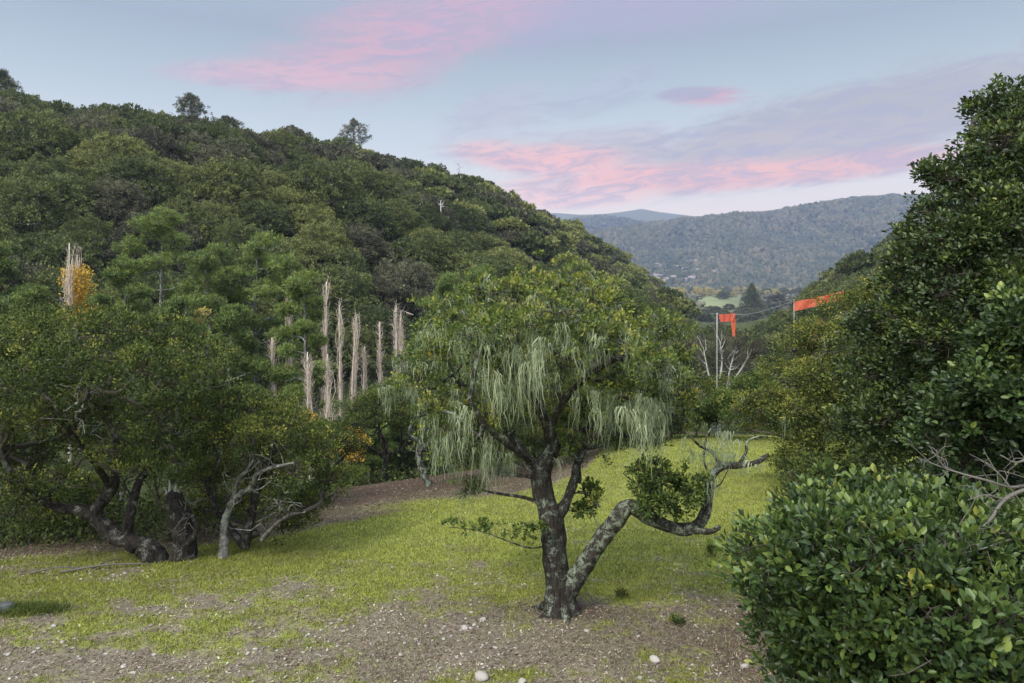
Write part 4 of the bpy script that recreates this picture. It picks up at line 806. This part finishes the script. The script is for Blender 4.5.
# lone trees on the ridge
def ridge_base(px, Y): return Pg(px, Y)
b = ridge_base(188, 172); pine('dark round headed pine standing above the ridge line at left', b, 7.5, at_top(0, 95, 172)-b[2], 161, 300, mat='farleaf', L=.55, bare=.62, flat=.8, per=24)
b = ridge_base(225, 176); pine('dark pine sloping down right of the round headed ridge pine', b, 8, at_top(0, 118, 176)-b[2], 164, 400, mat='farleaf', L=.6, bare=.5, flat=.8, per=24)
b = ridge_base(353, 200); pine('spiky half bare conifer alone on the skyline', b, 10.5, at_top(0, 121, 200)-b[2], 162, 170, mat='farleaf', L=.9, bare=.45, flat=.2, per=14, w_pow=2.2, trunkm='barkdark')
b = ridge_base(3, 140); pine('dark conifer on the ridge cut by the left edge of the picture', b, 9, at_top(0, 72, 140)-b[2], 163, 500, mat='farleaf', L=.55, bare=.3, flat=.6, per=24)
b = ridge_base(618, 300); pine('small dark tree sticking up from the spur over the valley gap', b, 7, 11, 166, 200, mat='farleaf', L=.6, bare=.5, flat=.5, per=20)
def snag(label, px, py0, py1, Y, seed, mat='white', r=.12):
    rng = np.random.default_rng(seed); b = P(px, py0, Y); root = thing('dead_tree', label, 'dead tree', b); m = MB(); t = P(px, py1, Y); tube(m, smooth_path([b, (b+t)/2+rng.normal(0, .15, 3), t], 4), r, r*.3, 6, .1)
    L = np.linalg.norm(t-b); A = b+(t-b)*rng.uniform(.3, .95, (9, 1)); tubes_fast(m, A, A+rng.normal(0, L*.18, (9, 3))+[0, 0, L*.08], r*.45, r*.15, rng, .1, 4, 3); link('trunk', m.mesh('trunk', M['twigpale' if mat != 'white' else 'white'], b), root)
snag('white dead tree stub on the wooded slope below the skyline', 422, 216, 200, 118, 171); snag('pale dead stub right of the white one on the wooded slope', 441, 213, 200, 119, 172, r=.1)
snag('pale broken snag at the foot of the yellow leaved poplars', 61, 318, 297, 43, 173, 'x', r=.09)
snag('thin bare stick standing on the skyline of the left hill', 459, 178, 163, 235, 174, 'x', .1)

# ------------------------------------------------------------------ valley floor trees
rng = np.random.default_rng(501)
pine('big dark conifer standing at the near end of the valley meadow', (183, 520, -21), 17, 23, 181, 700, mat='hill_b', L=1.3, bare=.05, flat=.5, per=30)
am = [canopy(520+k, 9, 8, 8, 260, 12, .7, M['autumn']) for k in range(2)]; gm = [canopy(530+k, 9, 8, 8, 260, 12, .7, M['hill_c']) for k in range(2)]; dm = [canopy(540+k, 9, 8, 8, 260, 12, .7, M['hill_b']) for k in range(2)]
for (px, Y, ms, s, sz, lb_) in [(778, 560, gm, 2.2, 1.9, 'broad grey green tree right of the big conifer in the valley'), (724, 880, dm, 1.9, 1.5, 'dark round tree at the back of the valley meadow'), (803, 640, gm, 1.8, 1.5, 'grey green tree in the valley under the orange netting')]:
    r = thing('valley_tree', lb_, 'tree', ((px-512)/F*Y, Y, -20.3)); m_ = ms[0]; link('crown', m_[0], r); link('trunk', m_[1], r); r.scale = (s, s, sz)
for k in range(70):
    Y = rng.uniform(960, 1250); px = rng.uniform(672, 800); ms = (am, gm, dm)[rng.choice(3, p=[.6, .2, .2])]; w = {id(am): 'pale yellow', id(gm): 'grey green', id(dm): 'dark green'}[id(ms)]
    r = thing('valley_tree', '%s tree in the line of trees across the back of the valley meadow' % w, 'tree', ((px-512)/F*Y, Y, -20.3), '%s trees behind the valley meadow' % w); m_ = ms[rng.integers(2)]; link('crown', m_[0], r); link('trunk', m_[1], r)
    s = rng.uniform(1.0, 1.9); r.scale = (s, s, s*rng.uniform(.8, 1.1)); r.rotation_euler.z = rng.uniform(0, 6)
for k in range(46):
    Y = rng.uniform(380, 570); px = rng.uniform(690, 790); ms = (gm, dm)[rng.integers(2)]; w = {id(gm): 'grey green', id(dm): 'dark green'}[id(ms)]
    r = thing('valley_tree', 'low %s tree in the belt before the valley meadow' % w, 'tree', ((px-512)/F*Y, Y, h1((px-512)/F*Y, Y)-.4), '%s trees before the valley meadow' % w); m_ = ms[rng.integers(2)]; link('crown', m_[0], r); link('trunk', m_[1], r)
    s = rng.uniform(.55, .95); r.scale = (s*1.3, s*1.3, s*.8); r.rotation_euler.z = rng.uniform(0, 6)
n = 4200; xx = rng.uniform(-100, 1500, n); yy = rng.uniform(330, 1400, n); t = xx/yy; px = 512+F*t
k = (px > 640) & ((yy > 560) | (px > 775)) & ~((px > 700+rng.normal(0, 4, n)) & (px < 745+rng.normal(0, 5, n)) & (yy > 540) & (yy < 1250)) & ((yy > 430) | (px > 690)); xx, yy = xx[k], yy[k]
blob_forest('woodland', np.stack([xx, yy, H(xx, yy)], -1), rng.uniform(2.2, 4.5, len(xx)), rng.uniform(3, 7.5, len(xx)), M['hill_c'], 8, 'grey green trees massed on the valley floor around the meadow')

# ------------------------------------------------------------------ grass, litter, stones
def ground_stuff():
    rng = np.random.default_rng(601)
    def sample(n, ymin, ymax, pw=1.6):
        Y = ymin+(ymax-ymin)*rng.uniform(0, 1, n)**pw; X = rng.uniform(-.80, .80, n)*Y; return X, Y
    X, Y = sample(520000, 7.8, 34, 1.5); g, l = cover(X, Y); k = (rng.uniform(0, 1, len(X)) < sstep(.28, .8, g)*1.0) & (edge_s(X, Y) < 5.5); X, Y, g = X[k], Y[k], g[k]
    Z = H(X, Y); n = len(X); th = rng.uniform(0, 2*PI, n); hgt = rng.uniform(.018, .055, n)*(.6+.8*g); w = rng.uniform(.003, .006, n)*(1+Y/14)
    sd = np.stack([np.cos(th), np.sin(th), 0*th], -1)*w[:, None]; b = np.stack([X, Y, Z-.005], -1); ln = np.stack([rng.normal(0, .5, n), rng.normal(0, .5, n), np.ones(n)], -1)*hgt[:, None]
    V = np.stack([b-sd, b+sd, b+ln], 1).reshape(-1, 3); mb = MB(); mb.add(V, None, np.arange(3*n).reshape(n, 3), tt=np.clip(rng.normal(.45, .2, n)+.25*(g-.6), 0, 1))
    gm_ = leaf_mat('grass_blade', [(.0, (.36, .29, .18)), (.22, (.26, .23, .13)), (.38, (.125, .145, .030)), (.64, (.238, .258, .050)), (1, (.42, .43, .09))], rough=.7, spec=.1, nscale=1.6, trans=.3, vary=0)
    tag(link('grass', mb.mesh('grass', gm_)), 'short patchy yellow green grass over the open ground', 'grass', kind='stuff')
    print('blades', n)
    X, Y = sample(230000, 7.8, 24, 1.35); g, l = cover(X, Y); k = (rng.uniform(0, 1, len(X)) < np.clip(1.3-g, .15, 1)*sstep(-.5, .3, fbm(X*1.3, Y*1.3, 0, 91)+.1)) & (edge_s(X, Y) < 3); X, Y = X[k], Y[k]
    n = len(X); Z = H(X, Y); th = rng.uniform(0, 2*PI, n); hgt = rng.uniform(.015, .05, n); w = rng.uniform(.002, .005, n)*(1+Y/16); sd = np.stack([np.cos(th), np.sin(th), 0*th], -1)*w[:, None]; b = np.stack([X, Y, Z-.004], -1); ln = np.stack([rng.normal(0, .9, n), rng.normal(0, .9, n), np.ones(n)], -1)*hgt[:, None]
    mb = MB(); mb.add(np.stack([b-sd, b+sd, b+ln], 1).reshape(-1, 3), None, np.arange(3*n).reshape(n, 3), tt=rng.uniform(0, 1, n)); tag(link('dry_grass', mb.mesh('dry_grass', leaf_mat('dry_blade', [(.0, (.075, .058, .042)), (.4, (.17, .14, .105)), (.62, (.30, .26, .19)), (.7, (.16, .18, .05)), (.9, (.22, .24, .06)), (1, (.48, .43, .34))], rough=.8, spec=.1, vary=0, trans=.2))), 'dry grey brown grass between the green patches', 'dry grass', kind='stuff')
    # dry stalks and leaf litter
    X, Y = sample(130000, 7.8, 26, 1.4); g, l = cover(X, Y); k = (rng.uniform(0, 1, len(X)) < np.clip(.9-g*.9+l*.6, .04, 1)) & (edge_s(X, Y) < 8); X, Y, l = X[k], Y[k], l[k]; n = len(X); p = np.stack([X, Y, H(X, Y)+rng.uniform(.002, .02, n)], -1)
    d = rng.normal(0, 1, (n, 3))*[1, 1, .25]; mb = MB(); s = rng.uniform(.012, .034, n)*(1+Y/30); leaves(mb, p, d, rng.normal(0, .4, (n, 3))+[0, 0, 1], s*1.5, s*rng.uniform(.15, .8, n), np.clip(rng.uniform(0, 1, n)-l*.45, 0, 1))
    lm = leaf_mat('dry_litter', [(.0, (.07, .04, .028)), (.4, (.17, .12, .09)), (.9, (.34, .28, .21)), (1, (.50, .45, .37))], rough=.8, spec=.15, vary=0, trans=.05)
    tag(link('leaf_litter', mb.mesh('leaf_litter', lm)), 'dry stalks and fallen leaves scattered over the bare patches', 'leaf litter', kind='stuff')
    # gravel chips
    v, f = ICO; v = v[:12]; 
    import bmesh
    bm = bmesh.new(); bmesh.ops.create_icosphere(bm, subdivisions=1, radius=1); v = np.array([q.co[:] for q in bm.verts]); f = np.array([[w_.index for w_ in q.verts] for q in bm.faces]); bm.free()
    X, Y = sample(9000, 7.8, 22, 1.3); g, l = cover(X, Y); cl = sstep(-.1, .35, fbm(X*.8, Y*.8, 0, 77)); k = rng.uniform(0, 1, len(X)) < (.05+.95*cl)*(1.15-g)*.34; X, Y = X[k], Y[k]; n = len(X); s = rng.uniform(.007, .022, n)
    V = v[None]*(1+.3*rng.normal(0, 1, (n, len(v), 1)))*(s[:, None, None]*np.array([1.2, 1, .6])) + np.stack([X, Y, H(X, Y)+s*.2], -1)[:, None]
    mb = MB(); mb.add(V.reshape(-1, 3), None, (f[None]+(np.arange(n)*len(v))[:, None, None]).reshape(-1, 3)); tag(link('gravel', mb.mesh('gravel', M['stone'])), 'tiny pale stone chips strewn through the thin grass', 'gravel', kind='stuff')
    # stones one could pick up
    v, f = ICO; rm = []
    for s_ in range(5):
        r = np.random.default_rng(s_+9); q = v.copy(); q = q*(1+.35*fbm(v[:, 0]*1.3+s_*5, v[:, 1]*1.3, v[:, 2]*1.3, s_, 2)[:, None]*2)
        for _ in range(5):
            nn = unit(r.normal(0, 1, 3)); dd = q@nn; q = q-np.maximum(dd-.62, 0)[:, None]*nn
        mb = MB(); mb.add(q*[1, .8, .55], None, f); rm.append(mb.mesh('stone', M['stone']))
    big = [(655, 662, .085, 'largest pale stone, lying in the grass right of the lone oak\'s foot'), (745, 668, .07, 'pale stone near the bottom edge left of the big shrub'), (482, 679, .11, 'flat pale stone at the bottom edge of the picture'), (483, 621, .06, 'white stone in the dry patch left of the lone oak'), (522, 683, .07, 'pale stone at the bottom edge right of the flat one'), (142, 618, .05, 'white stone in the grass at left'), (53, 627, .05, 'pale stone at the right end of the dark grass hump'), (465, 630, .07, 'greyish stone in the dry patch left of the lone oak'), (587, 633, .055, 'pale stone in the grass just below the lone oak'), (640, 680, .05, 'small pale stone at the bottom edge below the largest stone')]
    for (px, py, s, lb_) in big:
        c = onground(px, py); o = link('stone', rm[rng.integers(5)], None, c+[0, 0, s*.2]); o.scale = (s, s, s); o.rotation_euler.z = rng.uniform(0, 6); tag(o, lb_, 'stone')
    zones = [(60, 660, 70, 18, 26, 'small white stone in the bottom left bare ground', 'stones in the bottom left bare ground'), (470, 630, 45, 14, 26, 'small white stone in the dry patch left of the lone oak', 'stones in the dry patch'), (460, 575, 50, 12, 24, 'small white stone in the thin grass left of the trunk', 'stones in the thin grass'), (100, 572, 90, 5, 14, 'small pale stone along the foot of the left oaks', 'stones along the left oaks'), (690, 600, 50, 25, 16, 'small pale stone in the grass right of the trunk', 'stones right of the trunk'), (330, 655, 100, 20, 22, 'small white stone in the dry grass at the bottom', 'stones at the bottom')]
    for (cx, cy, sx, sy, cnt, lb_, gp) in zones:
        for _ in range(cnt):
            px, py = rng.normal(cx, sx*.6), min(690, rng.normal(cy, sy*.6))
            if py < 505 or px < -20: continue
            c = onground(px, py); s = rng.uniform(.018, .045); o = link('stone', rm[rng.integers(5)], None, c+[0, 0, s*.2]); o.scale = (s, s, s*rng.uniform(.7, 1)); o.rotation_euler.z = rng.uniform(0, 6); tag(o, lb_, 'stone', gp)
    c = onground(4, 612); mb = MB(); q = v*(1+.4*fbm(v[:, 0]*2, v[:, 1]*2, v[:, 2]*2, 5, 3)[:, None]*2)*[.16, .13, .09]; mb.add(q, None, f); tag(link('stone', mb.mesh('stone', M['greystone']), None, c+[0, 0, .04]), 'blue grey rock beside the dark grass hump at the left edge', 'stone')
    # tufts
    def tuft(label, px, py, rx, ry, nb, hh, mat, sd):
        r = np.random.default_rng(sd); c = onground(px, py); n = nb; X = c[0]+r.normal(0, rx, n); Y = c[1]+r.normal(0, ry, n); b = np.stack([X, Y, H(X, Y)-.01], -1); th = r.uniform(0, 6.3, n); w = r.uniform(.003, .006, n); h_ = r.uniform(.4, 1, n)*hh
        sd_ = np.stack([np.cos(th), np.sin(th), 0*th], -1)*w[:, None]; m1 = b+np.stack([r.normal(0, .15, n), r.normal(0, .15, n), .6+0*th], -1)*h_[:, None]; tp = b+np.stack([r.normal(0, .5, n), r.normal(0, .5, n), .95+0*th], -1)*h_[:, None]
        V = np.stack([b-sd_, b+sd_, m1+sd_*.7, m1-sd_*.7, tp], 1).reshape(-1, 3); k = np.arange(n)[:, None]*5; mb = MB(); mb.add(V, k+[0, 1, 2, 3], k+[3, 2, 4], tq=r.uniform(0, 1, n), tt=r.uniform(0, 1, n)); o = link('grass_tuft', mb.mesh('grass_tuft', mat, c), None, c); tag(o, label, 'grass tuft')
    tuft('dark hump of long grass at the left edge of the bare ground', 25, 612, .30, .10, 2600, .16, M['shrub'], 5)
    for (px, py, lb_) in ((712, 556, 'small leafy sprig growing in the grass below the reaching limb'), (622, 597, 'low weed in the grass right of the trunk'), (677, 625, 'dark weed left of the big shrub')): 
        c = onground(px, py); fb = MB(); r = np.random.default_rng(px); foliage(fb, [(*(c+[0, 0, .12 if px == 712 else .05]), .09, .09, .10 if px == 712 else .05)], 26, 8, .04, .05, .025, r, .8, 1); o = link('weed', fb.mesh('weed', M['oakdark'], c), None, c); tag(o, lb_, 'weed')
    # a fallen grey branch along the left oaks
    c = onground(120, 569); bb = MB(); r = np.random.default_rng(4)
    for a, b_, rr in (((60, 574), (150, 566), .022), ((92, 571), (122, 562), .014), ((30, 575), (80, 571), .016)):
        A, B = onground(*a)+[0, 0, .03], onground(*b_)+[0, 0, .04]; tube(bb, smooth_path([A, (A+B)/2+[0, 0, .05], B], 6), rr, rr*.5, 6, .3)
    tag(link('fallen_branch', bb.mesh('fallen_branch', M['twigpale'], c), None, c), 'grey fallen branch lying at the foot of the left oaks', 'branch')
    # mat of undergrowth on the slopes beyond the grass
    n = 60000; Y = 13+70*rng.uniform(0, 1, n)**1.3; X = rng.uniform(-.85, .75, n)*Y; k = (edge_s(X, Y) > 9.0)|((X > 3.5)&(edge_s(X, Y) > 4.2))|((X<-5.6)&(edge_s(X,Y)>1.0)); X, Y = X[k], Y[k]; n = len(X); cl = fbm(X*.6, Y*.6, 0, 88); k = cl > -.15; X, Y, cl = X[k], Y[k], cl[k]; n = len(X)
    p = np.stack([X, Y, H(X, Y)+rng.uniform(0, .35, n)*(1+cl*2)], -1); m = 5; pp = np.repeat(p, m, 0)+rng.normal(0, .12, (n*m, 3)); mb = MB(); leaves(mb, pp, rng.normal(0, 1, (n*m, 3))+[0, 0, .8], rng.normal(0, .5, (n*m, 3))+[0, 0, 1], .11, .06, np.clip(rng.normal(.3, .2, n*m), 0, 1))
    tag(link('undergrowth', mb.mesh('undergrowth', M['oakdark'])), 'low dark undergrowth covering the slope beyond the grass', 'undergrowth', kind='stuff')
ground_stuff()

# ------------------------------------------------------------------ air
bm_ = MB(); x0, x1, y0, y1, z0, z1 = -4800, 4800, -1500, 4300, -45, 480
bm_.add([(x0, y0, z0), (x1, y0, z0), (x1, y1, z0), (x0, y1, z0), (x0, y0, z1), (x1, y0, z1), (x1, y1, z1), (x0, y1, z1)], [(3, 2, 1, 0), (4, 5, 6, 7), (0, 1, 5, 4), (1, 2, 6, 5), (2, 3, 7, 6), (3, 0, 4, 7)])
m, nt = new_mat('air'); v = N(nt, 'ShaderNodeVolumePrincipled', inp={'Color': (.49, .57, .86, 1), 'Density': .0002, 'Anisotropy': .1}); o = N(nt, 'ShaderNodeOutputMaterial'); nt.links.new(v.outputs[0], o.inputs['Volume'])
HAZE = True
if HAZE: tag(link('haze', bm_.mesh('haze', m)), 'thin blue evening haze filling the valley air', 'haze', kind='stuff')

# ------------------------------------------------------------------ sky
SUN_EL, SUN_AZ = R(48), R(215)           # azimuth clockwise from +Y: behind the camera, a little to the left
w = bpy.data.worlds.new('World'); S.world = w; w.use_nodes = True; nt = w.node_tree; nt.nodes.clear()
tc = N(nt, 'ShaderNodeTexCoord'); G = tc.outputs['Generated']
sx = N(nt, 'ShaderNodeSeparateXYZ'); nt.links.new(G, sx.inputs[0]); X, Y, Z = sx.outputs
sky = N(nt, 'ShaderNodeTexSky', sky_type='NISHITA', sun_disc=False, sun_elevation=SUN_EL, sun_rotation=SUN_AZ, altitude=100, dust_density=1.5)
az = mth(nt, 'ARCTAN2', X, Y); el = mth(nt, 'ARCSINE', Z)
K = 10.0                                  # background strength is 0.1, colours below are radiance
def c10(*c): return tuple(K*v for v in c)
grad = ramp(nt, [(0, (1.35, .86, .56)), (.06, (1.08, .82, .60)), (.12, (.80, .72, .60)), (.18, (.54, .59, .57)), (.26, (.37, .45, .48)), (.34, (.27, .325, .38)), (1, (.50, .56, .64))], mth(nt, 'MULTIPLY', el, 2/PI*1.6, True)).outputs[0]
back = mth(nt, 'MULTIPLY', mth(nt, 'ADD', mth(nt, 'MULTIPLY', Y, -1.0), .15), 1.0, True)   # mask of the unseen sky behind the camera, for the fill boost
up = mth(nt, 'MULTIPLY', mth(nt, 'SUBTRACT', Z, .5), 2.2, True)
front = mixc(nt, 1.0, grad, (K, K, K), 'MULTIPLY')
col = mixc(nt, mth(nt, 'MAXIMUM', mth(nt, 'MULTIPLY', back, .0), 0.03), front, sky.outputs[0])
def gauss(cx, cy, sx_, sy_, rot=0.0):
    a = mth(nt, 'SUBTRACT', az, cx); e = mth(nt, 'SUBTRACT', el, cy); c, s = math.cos(rot), math.sin(rot)
    u = mth(nt, 'DIVIDE', mth(nt, 'ADD', mth(nt, 'MULTIPLY', a, c), mth(nt, 'MULTIPLY', e, s)), sx_); v_ = mth(nt, 'DIVIDE', mth(nt, 'SUBTRACT', mth(nt, 'MULTIPLY', e, c), mth(nt, 'MULTIPLY', a, s)), sy_)
    r = mth(nt, 'ADD', mth(nt, 'MULTIPLY', u, u), mth(nt, 'MULTIPLY', v_, v_)); return mth(nt, 'POWER', 2.718, mth(nt, 'MULTIPLY', r, -1))
cv = N(nt, 'ShaderNodeCombineXYZ'); nt.links.new(mth(nt, 'SUBTRACT', az, mth(nt, 'MULTIPLY', el, 1.6)), cv.inputs[0]); nt.links.new(mth(nt, 'MULTIPLY', el, 3.6), cv.inputs[1])
n1 = noise(nt, 4.2, 8, .62, cv.outputs[0], 1.2); n2 = noise(nt, 13, 8, .66, cv.outputs[0], 1.5)
nn = mth(nt, 'ADD', mth(nt, 'MULTIPLY', n1, .6), mth(nt, 'MULTIPLY', n2, .4))
def AE(px, py):
    a = math.atan((px-512)/F); return a, math.atan((HY-py)/F*math.cos(a))
def cloud(base, px, py, sx_, sy_, rot, color, op, lo=.12, hi=.95, noisew=2.6, soft=.62):
    a, e = AE(px, py); g = gauss(a, e, sx_/F, sy_/F, rot); f = mth(nt, 'ADD', g, mth(nt, 'MULTIPLY', mth(nt, 'SUBTRACT', nn, .5), noisew)); f = mth(nt, 'MULTIPLY', f, mth(nt, 'MULTIPLY', g, 1.9, True))
    mk = ramp(nt, [(lo, (0, 0, 0)), (hi, (op, op, op))], f, 'EASE').outputs[0]
    dk = tuple(c*(1-soft)+soft*g_ for c, g_ in zip(color, (.30, .31, .40)))
    return mixc(nt, mk, base, mixc(nt, ramp(nt, [(.44, (0, 0, 0)), (.57, (1, 1, 1))], n2).outputs[0], c10(*color), c10(*dk)))
col = cloud(col, 560, -10, 300, 60, .05, (.33, .30, .43), .8)
col = cloud(col, 390, 46, 150, 50, .28, (.52, .32, .37), .9)
col = cloud(col, 290, 76, 130, 17, .06, (.58, .36, .40), .85)
col = cloud(col, 480, 10, 120, 40, .30, (.47, .31, .41), .75)
col = cloud(col, 505, 112, 75, 26, .25, (.42, .39, .46), .55)
col = cloud(col, 600, 92, 80, 22, .3, (.36, .39, .46), .6)
col = cloud(col, 600, 148, 170, 22, .03, (.46, .42, .42), .8, noisew=2.0)
col = cloud(col, 850, 128, 230, 42, .14, (.36, .36, .36), 1.0, .06, .7, noisew=2.2)
col = cloud(col, 740, 152, 190, 24, .05, (.44, .39, .37), .9, noisew=2.0)
col = cloud(col, 830, 168, 150, 15, .07, (.74, .40, .34), .9, noisew=1.8)
col = cloud(col, 680, 178, 200, 18, .02, (.86, .44, .34), .95, noisew=1.8)
col = cloud(col, 560, 162, 125, 20, -.10, (.84, .43, .36), .9, noisew=2.0)
col = cloud(col, 560, 197, 110, 14, 0, (.98, .56, .42), .85, noisew=1.4)
col = cloud(col, 712, 98, 44, 11, .0, (.54, .29, .33), .95, noisew=3.4)
col = cloud(col, 690, 94, 36, 7, .0, (.34, .32, .38), .9, noisew=3.4)
# added fill light: sky overhead and behind, out of view, made brighter
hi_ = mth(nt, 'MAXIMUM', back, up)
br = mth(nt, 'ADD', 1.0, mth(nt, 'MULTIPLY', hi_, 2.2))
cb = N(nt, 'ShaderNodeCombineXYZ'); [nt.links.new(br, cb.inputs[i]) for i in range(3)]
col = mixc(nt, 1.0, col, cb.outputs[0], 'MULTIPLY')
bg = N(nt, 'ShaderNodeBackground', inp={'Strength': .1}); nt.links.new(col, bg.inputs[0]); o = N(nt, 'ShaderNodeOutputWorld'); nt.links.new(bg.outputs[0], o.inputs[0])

L = bpy.data.lights.new('sun', 'SUN'); L.energy = 3.2; L.angle = R(18); L.color = (1, .94, .84); so = bpy.data.objects.new('sun', L); C.objects.link(so)
sd = np.array([math.sin(SUN_AZ)*math.cos(SUN_EL), math.cos(SUN_AZ)*math.cos(SUN_EL), math.sin(SUN_EL)])
import mathutils
so.rotation_euler = mathutils.Vector(sd).to_track_quat('Z', 'Y').to_euler(); so.location = (0, -20, 40)

cam = bpy.data.cameras.new('camera'); cam.sensor_width = 36; cam.lens = 36*F/1024; cam.shift_y = -(341.5-HY)/1024; cam.clip_start = .1; cam.clip_end = 30000
co = bpy.data.objects.new('camera', cam); C.objects.link(co); co.location = (0, 0, CZ); co.rotation_euler = (R(90), 0, 0); S.camera = co
S.view_settings.view_transform = 'Standard'; S.view_settings.look = 'None'; S.view_settings.gamma = 1; S.view_settings.exposure = 0.52; S.view_settings.use_curve_mapping = False
S.cycles.use_denoising = True; S.cycles.max_bounces = 6; S.cycles.diffuse_bounces = 3; S.cycles.glossy_bounces = 2; S.cycles.transmission_bounces = 3; S.cycles.volume_bounces = 0; S.cycles.transparent_max_bounces = 4
